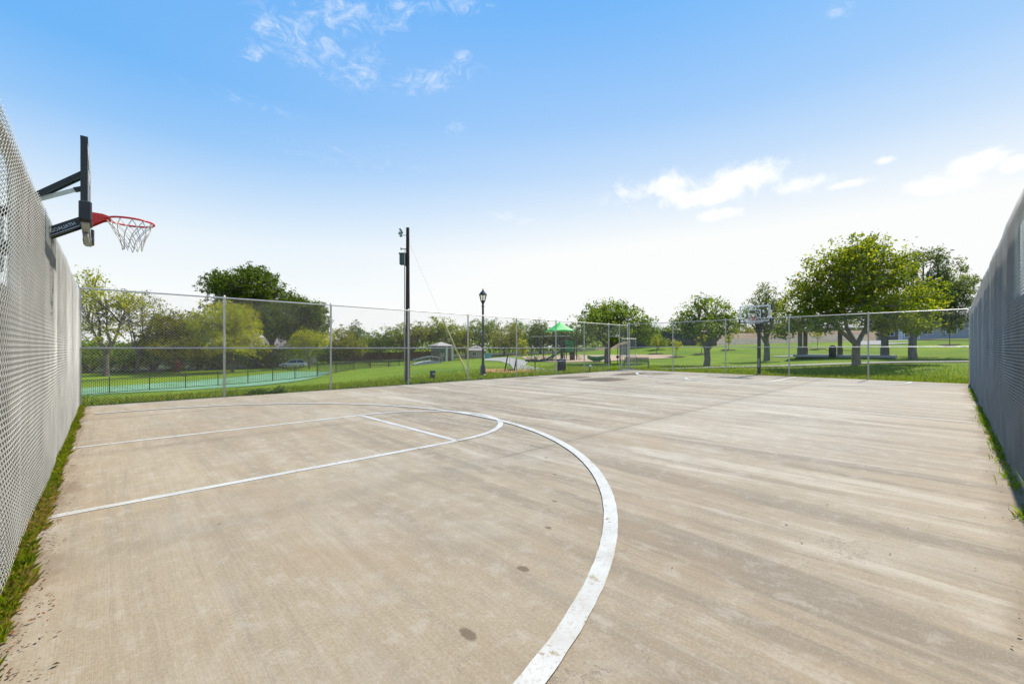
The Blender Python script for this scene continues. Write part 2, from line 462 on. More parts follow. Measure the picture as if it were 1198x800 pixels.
class MB:
    def __init__(s):
        s.v = []; s.f = []

    def add(s, verts, faces):
        k = len(s.v)
        s.v += [tuple(p) for p in verts]
        s.f += [tuple(i+k for i in f) for f in faces]
        return s

    def box(s, cx, cy, cz, sx, sy, sz, rz=0, bev=0):
        """box by its centre and full sizes; bev chamfers the vertical edges and the top"""
        hx, hy, hz = sx/2, sy/2, sz/2
        c, n = math.cos(rz), math.sin(rz)

        def W(x, y, z):
            return (cx+x*c-y*n, cy+x*n+y*c, cz+z)
        if bev <= 0:
            vs = [W(x, y, z) for z in (-hz, hz) for x, y in ((-hx, -hy), (hx, -hy), (hx, hy), (-hx, hy))]
            return s.add(vs, [(3, 2, 1, 0), (4, 5, 6, 7), (0, 1, 5, 4), (1, 2, 6, 5), (2, 3, 7, 6), (3, 0, 4, 7)])
        b = min(bev, hx*.9, hy*.9, hz*.9)

        def ring(i, z):
            x, y = hx-i, hy-i
            return [W(*p, z) for p in ((-x+b, -y), (x-b, -y), (x, -y+b), (x, y-b), (x-b, y), (-x+b, y), (-x, y-b), (-x, -y+b))]
        vs = ring(b, -hz)+ring(0, -hz+b)+ring(0, hz-b)+ring(b, hz)
        fs = [tuple(range(7, -1, -1)), tuple(range(24, 32))]
        for k in range(3):
            for i in range(8):
                j = (i+1) % 8
                fs.append((k*8+i, k*8+j, k*8+8+j, k*8+8+i))
        return s.add(vs, fs)

    def tube(s, pts, rad, n=8, cap=True):
        pts = [Vector(p) for p in pts]
        if not hasattr(rad, '__len__'):
            rad = [rad]*len(pts)
        vs = []; fs = []
        a = None
        for i, p in enumerate(pts):
            d = (pts[min(i+1, len(pts)-1)]-pts[max(i-1, 0)])
            if a is None:
                a, b = frame_of(d)
            else:
                d = d.normalized()
                a = (a-d*a.dot(d)).normalized(); b = a.cross(d).normalized()
            for k in range(n):
                t = 2*math.pi*k/n
                vs.append(p+a*(math.cos(t)*rad[i])+b*(math.sin(t)*rad[i]))
        for i in range(len(pts)-1):
            for k in range(n):
                j = (k+1) % n
                fs.append((i*n+k, i*n+j, i*n+n+j, i*n+n+k))
        if cap:
            fs.append(tuple(range(n-1, -1, -1))); fs.append(tuple(range((len(pts)-1)*n, len(pts)*n)))
        return s.add(vs, fs)

    def beam(s, p0, p1, w, h):
        """square bar between two points"""
        p0, p1 = Vector(p0), Vector(p1)
        a, b = frame_of(p1-p0)
        vs = [p+a*(x*w/2)+b*(y*h/2) for p in (p0, p1) for x, y in ((-1, -1), (1, -1), (1, 1), (-1, 1))]
        return s.add(vs, [(3, 2, 1, 0), (4, 5, 6, 7), (0, 1, 5, 4), (1, 2, 6, 5), (2, 3, 7, 6), (3, 0, 4, 7)])

    def lathe(s, prof, n=16, c=(0, 0, 0), cap=True):
        vs = []; fs = []
        for r, z in prof:
            for k in range(n):
                t = 2*math.pi*k/n
                vs.append((c[0]+r*math.cos(t), c[1]+r*math.sin(t), c[2]+z))
        for i in range(len(prof)-1):
            for k in range(n):
                j = (k+1) % n
                fs.append((i*n+k, i*n+j, i*n+n+j, i*n+n+k))
        if cap:
            fs.append(tuple(range(n-1, -1, -1))); fs.append(tuple(range((len(prof)-1)*n, len(prof)*n)))
        return s.add(vs, fs)

    def prism(s, poly, o, a, b, n, depth):
        """2D outline in the plane (a, b) through o, given thickness along n"""
        o, a, b, n = Vector(o), Vector(a), Vector(b), Vector(n)
        k = len(poly)
        vs = [o+a*x+b*y for x, y in poly]+[o+a*x+b*y+n*depth for x, y in poly]
        fs = [tuple(range(k-1, -1, -1)), tuple(range(k, 2*k))]
        for i in range(k):
            j = (i+1) % k
            fs.append((i, j, k+j, k+i))
        return s.add(vs, fs)

    def build(s, name, mat, parent=None, smooth=False, world=False):
        off = Vector((0, 0, 0))
        if world and parent is not None:
            off = Vector(parent.location)
            if parent.parent is not None:
                off += Vector(parent.parent.location)
        me = bpy.data.meshes.new(name)
        me.from_pydata([(p[0]-off.x, p[1]-off.y, p[2]-off.z) for p in s.v], [], s.f)
        me.update()
        import bmesh
        bm = bmesh.new(); bm.from_mesh(me)
        bmesh.ops.recalc_face_normals(bm, faces=bm.faces)
        bm.to_mesh(me); bm.free()
        o = link_mesh(name, me, mat, parent)
        if smooth:
            me.polygons.foreach_set('use_smooth', [True]*len(me.polygons))
            try:
                me.set_sharp_from_angle(angle=R(38))
            except Exception:
                pass
        return o


def text_part(name, s, size, mat, parent, mtx, depth=.0015):
    cu = bpy.data.curves.new('lettering', 'FONT')
    cu.body = s; cu.size = size; cu.extrude = depth; cu.offset = size*.018
    cu.align_x = 'LEFT'; cu.align_y = 'CENTER'
    tmp = bpy.data.objects.new('lettering', cu)
    COL.objects.link(tmp)
    dg = bpy.context.evaluated_depsgraph_get(); dg.update()
    me = bpy.data.meshes.new_from_object(tmp.evaluated_get(dg))
    bpy.data.objects.remove(tmp)
    me.transform(mtx)
    me.materials.clear()
    return link_mesh(name, me, mat, parent)


# ------------------------------------------------------------------ terrain
CTRL = []
for px, py, z in ((128, 461, 32), (250, 454, 36), (371, 442, 41), (40, 468, 30), (128, 438, 58), (250, 434, 62), (342, 430, 77),
                  (40, 440, 55), (414, 432, 58), (467, 429, 66), (510, 428, 42), (450, 437, 33), (560, 428, 38), (565, 441, 23),
                  (518, 423, 90), (575, 419, 65), (640, 424, 45), (620, 418, 60), (711, 424, 42), (700, 418, 55), (660, 415, 75),
                  (560, 417, 110), (827, 428, 36), (897, 422, 44), (900, 428, 33), (1002, 426, 29), (1068, 420, 38), (1133, 423, 29),
                  (985, 415.5, 41), (1100, 397, 60), (950, 405, 65), (850, 405, 75), (780, 403, 75), (1190, 395, 60),
                  (200, 424, 110), (380, 420, 110)):
    x, y = xy(px, z)
    CTRL.append((x, y, H-(py-HY)/F*z))
for px, z, h in ((-200, 60, -2), (100, 200, -2), (560, 200, -.5), (900, 200, 5), (1150, 200, 7), (1500, 80, 3.5), (1300, 30, 1.0),
                 (100, 600, -3), (560, 600, 0), (1000, 600, 6)):
    x, y = xy(px, z)
    CTRL.append((x, y, h))
CTRL += [(-40, -40, 0), (60, -40, 2), (-40, 60, -2), (10, -20, .3), (-20, 8, -.8), (-400, -400, 0), (500, -400, 2), (-400, 500, -2)]
_C = np.array(CTRL)
_D = np.sqrt(((_C[:, None, :2]-_C[None, :, :2])**2).sum(-1)+9.0)
_Wt = np.linalg.solve(_D-np.eye(len(_C))*.6, _C[:, 2])


def terrain_np(P):
    P = np.asarray(P, dtype=float)
    d = np.sqrt(((P[:, None, :]-_C[None, :, :2])**2).sum(-1)+9.0)
    h = np.clip(d@_Wt, -5, 9)
    dx = np.maximum(np.maximum(X0-P[:, 0], P[:, 0]-X1), 0); dy = np.maximum(np.maximum(Y0-P[:, 1], P[:, 1]-Y1), 0)
    t = np.clip((np.hypot(dx, dy)-.4)/7.0, 0, 1); t = t*t*(3-2*t)
    return -.04+t*(h+.04)


def gz(x, y):
    return float(terrain_np([(x, y)])[0])


def hit(px, py):
    """ground point seen at a pixel: march the sight line down to the terrain"""
    z = 3.0
    step = .25
    while z < 400:
        p = at(px, py, z)
        if gz(p.x, p.y) >= p.z:
            return p.x, p.y
        z += step; step *= 1.012
    return xy(px, 120)


def base(px, z, sink=0.0):
    x, y = xy(px, z)
    return Vector((x, y, gz(x, y)-sink))


def face_cam(v):
    """rotation about Z that turns a thing's -Y front to the camera"""
    return math.atan2(v.y, v.x)-R(90)


# ground sheet: polar grid round the court, out to the horizon
nr, na = 190, 300
rad = np.concatenate(([0], np.geomspace(1.2, 2600, nr)))
ang = np.linspace(0, 2*np.pi, na, endpoint=False)
gx = (rad[:, None]*np.cos(ang)[None, :]).ravel(); gy = (rad[:, None]*np.sin(ang)[None, :]).ravel()
GP = np.stack([gx, gy], 1)
GH = np.concatenate([terrain_np(c) for c in np.array_split(GP, 40)])
inside = (gx > X0-.1) & (gx < X1+.1) & (gy > Y0-.1) & (gy < Y1+.1)
GH = np.where(inside, -.09, GH)
gf = []
for i in range(nr):
    for k in range(na):
        j = (k+1) % na
        gf.append((i*na+k, (i+1)*na+k, (i+1)*na+j, i*na+j))
g = link_mesh('ground', np_mesh('ground', np.stack([gx, gy, GH], 1), gf), 'lawn', smooth=True)
tag(g, kind='structure')


def sheet(name, near, far, mat, lift=.05, n=60, m=10, world=False):
    """ground cover draped on the terrain between two edges (pixel points, or plan points)"""
    def res(pts):
        P = np.array([p if world else hit(*p) for p in pts], dtype=float)
        d = np.concatenate(([0], np.cumsum(np.hypot(*np.diff(P, axis=0).T))))
        t = np.linspace(0, d[-1], n)
        return np.stack([np.interp(t, d, P[:, 0]), np.interp(t, d, P[:, 1])], 1)
    A, B = res(near), res(far)
    w = np.linspace(0, 1, m)[None, :, None]
    P = (A[:, None, :]*(1-w)+B[:, None, :]*w).reshape(-1, 2)
    z = terrain_np(P)+lift
    fs = [(i*m+j, (i+1)*m+j, (i+1)*m+j+1, i*m+j+1) for i in range(n-1) for j in range(m-1)]
    o = link_mesh(name, np_mesh(name, np.column_stack([P, z]), fs), mat, smooth=True)
    return tag(o, kind='structure')


# ------------------------------------------------------------------ the court
mb = MB()
mb.add([(X0-.02, Y0-.02, 0), (X1+.15, Y0-.02, 0), (X1+.15, Y1+.15, 0), (X0-.02, Y1+.15, 0),
        (X0-.02, Y0-.02, -.15), (X1+.15, Y0-.02, -.15), (X1+.15, Y1+.15, -.15), (X0-.02, Y1+.15, -.15)],
       [(0, 1, 2, 3), (0, 4, 5, 1), (1, 5, 6, 2), (2, 6, 7, 3), (3, 7, 4, 0)])
tag(mb.build('pavement', 'court_concrete'), kind='structure')


def line(pts, w, z=.004, name='painted_line'):
    """painted stripe of width w along plan points"""
    Pa = np.array([p[:2] for p in pts], dtype=float)
    cum_ = np.concatenate(([0], np.cumsum(np.hypot(*np.diff(Pa, axis=0).T))))
    tt = np.linspace(0, cum_[-1], max(2, int(cum_[-1]/.05)))
    P = [Vector((np.interp(t, cum_, Pa[:, 0]), np.interp(t, cum_, Pa[:, 1]))) for t in tt]
    L, Rr = [], []
    for i, p in enumerate(P):
        d = (P[min(i+1, len(P)-1)]-P[max(i-1, 0)]).normalized()
        n = Vector((-d.y, d.x))*(w/2)
        j1 = 1+.07*mnoise.noise((p.x*7, p.y*7, 1)); j2 = 1+.07*mnoise.noise((p.x*7, p.y*7, 9))
        L.append((p.x+n.x*j1, p.y+n.y*j1, z)); Rr.append((p.x-n.x*j2, p.y-n.y*j2, z))
    b = MB(); k = len(P)
    b.add(L+Rr, [(i, i+1, k+i+1, k+i) for i in range(k-1)])
    return tag(b.build(name, 'line_paint'), kind='structure')


YC = 4.90*H
LW = .105
for side, sgn in ((X0, 1), (X1, -1)):
    YK = YC if sgn == 1 else 4.95*H
    ft = side+sgn*3.05*H
    off = .05 if sgn == 1 else 0
    y_lo, y_hi = YK-1.2*H, YK+1.2*H
    line([(side+sgn*off*1.6, y_lo), (ft, y_lo)], LW)                       # lane sides
    line([(side+sgn*off*1.6, y_hi), (ft, y_hi)], LW)
    line([(ft, y_lo+LW/2), (ft, y_hi-LW/2)], LW)                             # free throw line
    arc = [(ft+sgn*1.33*H*math.sin(t), YK-1.2*H*math.cos(t)) for t in np.linspace(0, math.pi, 60)]
    line(arc, LW, .008)
    rx = side+sgn*.47*H
    r3 = 4.11*H
    arc = [(rx+sgn*3.80*H*math.sin(t), YK-r3*math.cos(t)) for t in np.linspace(0, math.pi, 110)]
    arc = [(side+sgn*.3, YK-r3)]+arc+[(side+sgn*.3, YK+r3)]
    line(arc, .120, .012)
line([(8.42*H, Y0+.25), (8.42*H, Y1-.05)], .07)

# ------------------------------------------------------------------ chain link fences
def sag(u, z):
    """slack of the netting between its posts"""
    return -.010*np.abs(np.sin(np.pi*(u-.57*H)/(2.05*H)))**.55+.006+.0035*np.sin(2.03*u+.25*z+.4)+.0016*np.sin(5.3*u+1.7+.6*np.sin(1.3*z))+.0006*np.sin(11*u+.9*z)


def wires(p0, d, nrm, L, Ht, pitch=.078, r=.0018, z0=.03, bulge=0.0):
    """woven diamond mesh: two families of crossing diagonal wires; bulge gives the front and back strands
    of the woven spiral their real depth (only worth it where the fence is seen at a grazing angle)"""
    P, Q = [], []
    half = pitch/2
    for fam in (1, -1):
        c = -math.ceil(Ht/pitch)*pitch
        while c < L+Ht:
            if fam == 1:
                za, zb = max(0, -c), min(Ht, L-c)
            else:
                za, zb = max(0, c-L), min(Ht, c)
            if zb-za > .01:
                n = max(1, int(round((zb-za)/(half/2)))) if bulge else max(1, int((zb-za)/.36))
                zs = np.linspace(za, zb, n+1)
                xs = c+fam*zs
                o = fam*(bulge*np.abs(np.sin(np.pi*zs/half))+r*.9)+(sag(xs, zs) if bulge else 0)
                pts = np.stack([p0.x+d.x*xs+nrm.x*o, p0.y+d.y*xs+nrm.y*o, z0+zs], 1)
                P.append(pts[:-1]); Q.append(pts[1:])
            c += pitch
    P = np.concatenate(P); Q = np.concatenate(Q)
    D = Q-P; D /= np.linalg.norm(D, axis=1)[:, None]
    n3 = np.array([nrm.x, nrm.y, 0.0])
    A = np.cross(D, n3); A /= np.linalg.norm(A, axis=1)[:, None]
    offs = [n3[None]*r, (-.5*n3[None]+.866*A)*r, (-.5*n3[None]-.866*A)*r]
    V = np.stack([P+offs[0], P+offs[1], P+offs[2], Q+offs[0], Q+offs[1], Q+offs[2]], 1).reshape(-1, 3)
    k = np.arange(len(P))[:, None]*6
    Fc = np.concatenate([k+np.array([[a, b, b+3, a+3]]) for a, b in ((0, 1), (1, 2), (2, 0))])
    return V, Fc


def fence(label, p0, p1, posts, nrm, mid, screen=None, gap=None, ht=FENCE_H, post_r=.032):
    """chain link run from p0 to p1; nrm points out of the court; posts are distances from p0"""
    p0 = Vector((*p0, 0)); p1 = Vector((*p1, 0)); nrm = Vector((*nrm, 0))
    d = (p1-p0); L = d.length; d.normalize()
    root = thing('chain_link_fence', label, 'fence', p0)
    runs = [(0, L)] if gap is None else [(0, gap[0]), (gap[1], L)]
    for a, b_ in runs:
        if b_-a < .1:
            continue
        V, Fc = wires(p0+d*a, d, nrm, b_-a, ht-.03, bulge=.0075, r=.0024) if screen else wires(p0+d*a, d, nrm, b_-a, ht-.03, r=.0015)
        V = V-np.array([p0.x, p0.y, 0])
        link_mesh('wire_mesh', np_mesh('wire_mesh', V, Fc), 'galvanised_wire', root, True)
    po = nrm*.045
    b = MB(); b.tube([p0+po+Vector((0, 0, ht)), p0+po+d*L+Vector((0, 0, ht))], .021, 10)
    b.build('top_rail', 'galvanised', root, True, True)
    if mid:
        for a, b_ in runs:
            b = MB(); b.tube([p0+po+d*a+Vector((0, 0, mid)), p0+po+d*b_+Vector((0, 0, mid))], .021, 10)
            b.build('mid_rail', 'galvanised', root, True, True)
    for q in posts:
        c = p0+po*1.7+d*q
        rr = post_r*1.25 if q in (posts[0], posts[-1]) else post_r
        b = MB(); b.tube([c+Vector((0, 0, -.1)), c+Vector((0, 0, ht+.02))], rr, 12)
        b.lathe([(rr*1.12, 0), (rr*1.12, .03), (rr*.8, .055), (.004, .07)], 12, c+Vector((0, 0, ht+.015)))
        for k in range(6):                                            # tie bands
            b.lathe([(rr*1.1, 0), (rr*1.1, .02)], 12, c+Vector((0, 0, .3+k*.48)))
        b.build('post', 'galvanised', root, True, True)
    if screen:
        nu, nv = int(L/.06), 52
        us = np.linspace(0, L, nu+1); vs = np.linspace(.02, ht-.045, nv+1)
        verts = []
        for u in us:
            fold = sum(.02*math.exp(-((u-q)/.05)**2) for q in posts)
            seam = sum(.012*math.exp(-((u-q-1.5)/.035)**2) for q in posts)
            for v in vs:
                w = .010*mnoise.noise((u*1.3, v*.7, 3.1))+.006*mnoise.noise((u*4.1, v*1.7, 8.0))
                off = .036+w*.5+fold*.5+seam*.7+float(sag(u, v))
                p = d*u+nrm*(off)
                verts.append((p.x, p.y, v))
        fs = []
        for i in range(nu):
            for j in range(nv):
                uc, vc = (us[i]+us[i+1])/2, (vs[j]+vs[j+1])/2
                if any(a < uc < b_ and c < vc < e for a, b_, c, e in screen):
                    continue
                fs.append((i*(nv+1)+j, (i+1)*(nv+1)+j, (i+1)*(nv+1)+j+1, i*(nv+1)+j+1))
        link_mesh('windscreen', np_mesh('windscreen', verts, fs), 'windscreen_fabric', root, True)
    return root


GATE = (15.75*H-X0, 16.59*H-X0)
fence('long open chain link fence with mid rail backed by the green lawn and picket fence', (X0, Y1), (X1, Y1),
      [v*H-X0 for v in (-.305, 1.771, 3.912, 6.0, 8.055, 10.15, 12.22, 13.98, 15.75, 16.59, 17.28)], (0, 1), 1.0*H, gap=GATE, ht=2.02*H)
fence('open chain link fence behind the far hoop and in front of the big trees', (X1, Y1), (X1, Y0),
      [Y1-v*H for v in (10.27, 8.20, 6.09, 3.98, 1.839, -.34)], (1, 0), 1.03*H, ht=2.08*H)
fence('sunlit chain link fence lined with pale grey windscreen beside the near hoop', (X0, Y1), (X0, Y0-.3),
      [Y1-v*H for v in (10.27, 9.7, 7.65, 5.6, 3.6, 1.55, -.4)], (-1, 0), 0,
      screen=[(Y1-3.05*H, Y1-1.75*H, 1.27*H, 1.85*H)], ht=1.985*H)
fence('shaded chain link fence lined with dark looking windscreen on the right of the court', (X1, Y0), (X0-.3, Y0),
      [X1-v*H for v in (17.28, 15.2, 13.1, 11.0, 8.9, 6.8, 4.7, 2.6, .5)], (0, -1), 0,
      screen=[(X1-5.12*H, X1-3.6*H, 1.38*H, 1.97*H)], ht=2.10*H)

# gate: opening between two posts, leaf swung outward
gx_, gy_ = 16.59*H, Y1+.06
root = thing('chain_link_gate', 'narrow chain link gate standing open in the far corner', 'gate', (gx_, gy_-.12, 0), R(-27))
b = MB()
gw, gh = 1.12, 1.42*H
b.tube([(0.06, 0, .06), (.06, 0, gh), (gw, 0, gh), (gw, 0, .06), (.06, 0, .06)], .019, 8)
b.tube([(.06, 0, gh*.45), (gw, 0, gh*.45)], .015, 8)
b.build('gate_frame', 'galvanised', root, True)
V, Fc = wires(Vector((.06, 0, 0)), Vector((1, 0, 0)), Vector((0, 1, 0)), gw-.06, gh-.07)
link_mesh('wire_mesh', np_mesh('wire_mesh', V, Fc), 'galvanised_wire', root, True)
for z in (.35, gh-.3):
    b = MB(); b.lathe([(.04, 0), (.04, .05)], 10, (0.02, 0, z)); b.box(.04, 0, z+.025, .05, .02, .03)
    b.build('hinge', 'galvanised', root, True)
b = MB(); b.box(gw-.02, -.035, gh*.5, .10, .05, .04, 0, .01); b.tube([(gw-.06, -.05, gh*.5), (gw+.06, -.05, gh*.5)], .01, 8)
b.build('latch', 'grey_steel', root, True)
V, Fc = wires(Vector((15.75*H, Y1, 0)), Vector((1, 0, 0)), Vector((0, 1, 0)), .84*H, 2.02*H-.03-1.5*H, z0=1.5*H)
fr = [q for q in COL.objects if q.name.startswith('chain_link_fence')][0]
link_mesh('wire_mesh', np_mesh('wire_mesh', V-np.array([fr.location.x, fr.location.y, 0]), Fc), 'galvanised_wire', fr, True)
b = MB(); b.tube([(15.75*H, Y1+.075, 1.5*H), (16.59*H, Y1+.075, 1.5*H)], .021, 10)
o = b.build('gate_header', 'galvanised', smooth=True)
fr = [q for q in COL.objects if q.name.startswith('chain_link_fence')][0]
o.parent = fr; o.matrix_parent_inverse = Matrix.Translation(-Vector(fr.location))

# ------------------------------------------------------------------ basketball hoops
def hoop(label, fence_x, yc, sgn, near):
    """sgn: +1 faces +X. Local X points out over the court, local origin at the pole foot"""
    px_ = fence_x-sgn*.46
    root = thing('basketball_hoop', label, 'basketball hoop', (px_, yc, 0), 0 if sgn > 0 else math.pi)
    bf = .46+.305*H-.085*H                                   # board front
    zb, zt = 1.945*H, 2.545*H
    hw = .76
    rim_z = 2.08*H
    # pole
    b = MB(); b.box(0, 0, 1.32, .15, .15, 2.68, 0, .012)
    b.box(0, 0, .012, .34, .34, .024, 0, .004)
    b.build('pole', 'black_metal', root)
    for sx in (-1, 1):
        for sy in (-1, 1):
            b = MB(); b.lathe([(.018, 0), (.018, .03), (.01, .034)], 6, (sx*.12, sy*.12, .024))
            b.build('anchor_bolt', 'grey_steel', root)
    # lift arms
    for sy in (-1, 1):
        b = MB(); b.beam((.0, sy*.06, 2.53), (bf-.06, sy*.06, 2.02*H), .04, .105)
        b.build('lower_arm', 'black_metal', root)
    if near:
        # lettering on the camera side of the arm
        p0 = Vector((.0, -.06, 2.53)); p1 = Vector((bf-.06, -.06, 2.02*H))
        d = (p1-p0).normalized(); up = Vector((0, -1, 0)).cross(d)*-1
        up = Vector((-d.z, 0, d.x))
        st = p0+d*.565+Vector((0, -.0245, 0))
        mtx = Matrix(((d.x, up.x, 0, st.x), (d.y, up.y, -1, st.y), (d.z, up.z, 0, st.z), (0, 0, 0, 1)))
        text_part('lettering', 'GOALIATH', .050, 'letter_white', root, mtx)
        b = MB(); q0 = p0+d*.3+Vector((0, -.0235, 0))-up*.038; q1 = p1-d*.03+Vector((0, -.0235, 0))-up*.038
        b.beam(q0, q1, .003, .008); b.build('pinstripe', 'letter_white', root)
    else:
        mtx = Matrix(((0, 0, 1, .0765), (0, 1, 0, 0), (1, 0, 0, .42), (0, 0, 0, 1)))
        mtx = Matrix(((0, 0, 1, .0765), (-0, 1, 0, 0), (1, 0, 0, .42), (0, 0, 0, 1)))
        mtx = Matrix(((0, 0, 1, .0765), (0, -1, 0, 0), (1, 0, 0, .42), (0, 0, 0, 1)))
        mtx = Matrix(((0, 0, 1, .0765), (-1, 0, 0, 0), (0, 1, 0, 0), (0, 0, 0, 1)))@Matrix.Rotation(R(90), 4, 'Z')
        mtx.translation = Vector((.0765, 0, .42))
        text_part('lettering', 'GOALIATH', .10, 'letter_white', root, mtx)
    for sy in (-1, 1):
        b = MB(); b.beam((.0, sy*.05, 2.92), (bf-.06, sy*.06, 2.405*H), .035, .052)
        b.build('upper_arm', 'black_metal', root)
    b = MB(); b.beam((.02, 0, 3.0), (.66, 0, 3.405), .03, .042)
    b.build('lift_strut', 'white_paint', root)
    b = MB(); b.beam((.66, 0, 3.405), (bf-.06, 0, 3.44), .05, .05)
    b.build('strut_clevis', 'black_metal', root)
    b = MB(); b.box(0, 0, 2.72, .19, .32, .72, 0, .01)
    b.build('mount_plate', 'black_metal', root)
    # board
    b = MB()
    fw = .04 if near else .026
    b.box(bf-.03, 0, zt-fw/2, .06, hw*2, fw); b.box(bf-.03, 0, zb+fw/2, .06, hw*2, fw)
    for sy in (-1, 1):
        b.box(bf-.03, sy*(hw-fw/2), (zb+zt)/2, .058, fw, zt-zb-2*fw)
    b.build('board_frame', 'black_metal' if near else 'white_paint', root)
    b = MB(); b.box(bf-.012, 0, (zb+zt)/2, .012, hw*2-.085, zt-zb-.085)
    bo = b.build('backboard', 'acrylic', root)
    b = MB()
    bw = .05 if near else .038

    def rect(y0, y1, z0, z1):
        b.box(bf-.003, (y0+y1)/2, z1-bw/2, .003, y1-y0, bw); b.box(bf-.003, (y0+y1)/2, z0+bw/2, .003, y1-y0, bw)
        for yy in (y0+bw/2, y1-bw/2):
            b.box(bf-.003, yy, (z0+z1)/2, .003, bw, z1-z0-2*bw)
    rect(-hw+.045, hw-.045, zb+.045, zt-.045)
    rect(-.305, .305, rim_z+.02, rim_z+.475)
    b.build('target_lines', 'white_paint', bo)
    for sy in (-1, 1):                                        # padding on the lower corners
        b = MB()
        b.box(bf-.02, sy*(hw-.0), zb+.085, .105, .06, .21, 0, .012)
        b.box(bf-.02, sy*(hw-.17), zb-.012, .105, .34, .045, 0, .01)
        b.build('corner_pad', 'black_plastic', root)
    b = MB(); b.box(bf-.025, 0, zb-.03, .07, 1.46, .05, 0, .008); b.box(bf-.03, 0, zb-.08, .05, .5, .05, 0, .008)
    b.build('bottom_brace', 'grey_steel', root)
    # rim
    rr = .2286; rc = bf+.15+rr
    b = MB()
    ring = [(rc+rr*math.cos(t), rr*math.sin(t), rim_z) for t in np.linspace(math.pi, 3*math.pi, 41)]
    b.tube(ring, .0125, 10, False)
    b.build('rim', 'rim_red', root, True)
    b = MB()
    b.box(bf+.008, 0, rim_z-.045, .016, .16, .17, 0, .004)
    poly = [(0, .035), (.10, .035), (.175, .012), (.175, -.012), (.11, -.04), (0, -.125)]
    for sy in (-.075, .065):
        b.prism(poly, (bf+.016, sy, rim_z), (1, 0, 0), (0, 0, 1), (0, 1, 0), .010)
    b.box(bf+.085, 0, rim_z+.02, .14, .138, .012)
    for sy in (-1, 1):
        b.beam((bf+.10, sy*.06, rim_z-.006), (rc-rr*.55, sy*rr*.84, rim_z-.004), .012, .012)
    b.build('rim_bracket', 'rim_red', root)
    for y_, z_ in ((-.05, .012), (.05, .012), (-.05, -.09), (.05, -.09)):
        b = MB(); b.lathe([(.011, 0), (.011, .01)], 6, (bf+.02, y_, rim_z+z_))
        b.build('bracket_bolt', 'grey_steel', root)
    # net: crossing cords drawn in towards the bottom
    b = MB(); n = 12

    def rad_at(s_):
        return .222*(1-s_)**1.4*.52+.222*.48*(1-.12*s_)+.012*max(0, s_-.75)
    for k in range(n):
        for hand in (1, -1):
            pts = []
            for q in range(9):
                s_ = q/8
                a_ = 2*math.pi*(k+hand*s_*2.0)/n+.02*math.sin(5*k+q)
                r_ = rad_at(s_)*(1+.03*math.sin(k*2.3+q))
                pts.append((rc+r_*math.cos(a_)+.02*s_, r_*math.sin(a_), rim_z-.012-s_*(.345+.015*math.sin(k*1.7))))
            b.tube(pts, .0055, 5, False)
    b.build('net', 'net_cord', root, True)
    return root


hoop('near basketball hoop with red rim over the sunlit screened fence', X0, YC, 1, True)
hoop('far basketball hoop on a black pole with clear white edged backboard', X1, 5.0*H, -1, False)

# ------------------------------------------------------------------ foliage helpers
def leaves(C, size, aspect=.55, up=.35, jitter=.35):
    """folded leaf shapes at centres C"""
    n = len(C)
    nrm = rng.normal(size=(n, 3)); nrm[:, 2] += up*2; nrm /= np.linalg.norm(nrm, axis=1)[:, None]
    t = rng.normal(size=(n, 3)); t -= (t*nrm).sum(1)[:, None]*nrm; t /= np.linalg.norm(t, axis=1)[:, None]
    s = np.cross(nrm, t)
    sz = (size*(1+jitter*rng.normal(size=n)).clip(.4, 1.9))[:, None]
    a = C-t*sz*.5; tip = C+t*sz*.5
    l = C+s*sz*aspect*.5+nrm*sz*.10-t*sz*.05; r = C-s*sz*aspect*.5+nrm*sz*.10-t*sz*.05
    V = np.stack([a, r, tip, l], 1).reshape(-1, 3)
    Fc = np.arange(n*4).reshape(-1, 4)
    return V, Fc


def crown_points(lobes, cl_r, per, dens, shell=.55, flat=.8):
    """leaf cluster centres and leaves for a list of ellipsoid lobes (cx,cy,cz,rx,ry,rz)"""
    cc, owner = [], []
    for i, (cx, cy, cz, rx, ry, rz) in enumerate(lobes):
        n = max(5, int(dens*(rx*ry*rz)**(2/3)/(cl_r*cl_r)))
        d = rng.normal(size=(n, 3)); d /= np.linalg.norm(d, axis=1)[:, None]
        q = rng.uniform(shell**3, 1, size=n)**(1/3)
        q *= 1+.13*rng.normal(size=n)
        cc.append(np.stack([cx+d[:, 0]*q*rx, cy+d[:, 1]*q*ry, cz+d[:, 2]*q*rz], 1)); owner += [i]*n
    cc = np.concatenate(cc)
    k = rng.poisson(per, size=len(cc)).clip(3)
    rr = cl_r*rng.uniform(.55, 1.35, size=len(cc))
    idx = np.repeat(np.arange(len(cc)), k)
    d = rng.normal(size=(len(idx), 3))*.55
    d[:, 2] *= flat
    return cc, np.array(owner), cc[idx]+d*rr[idx][:, None]


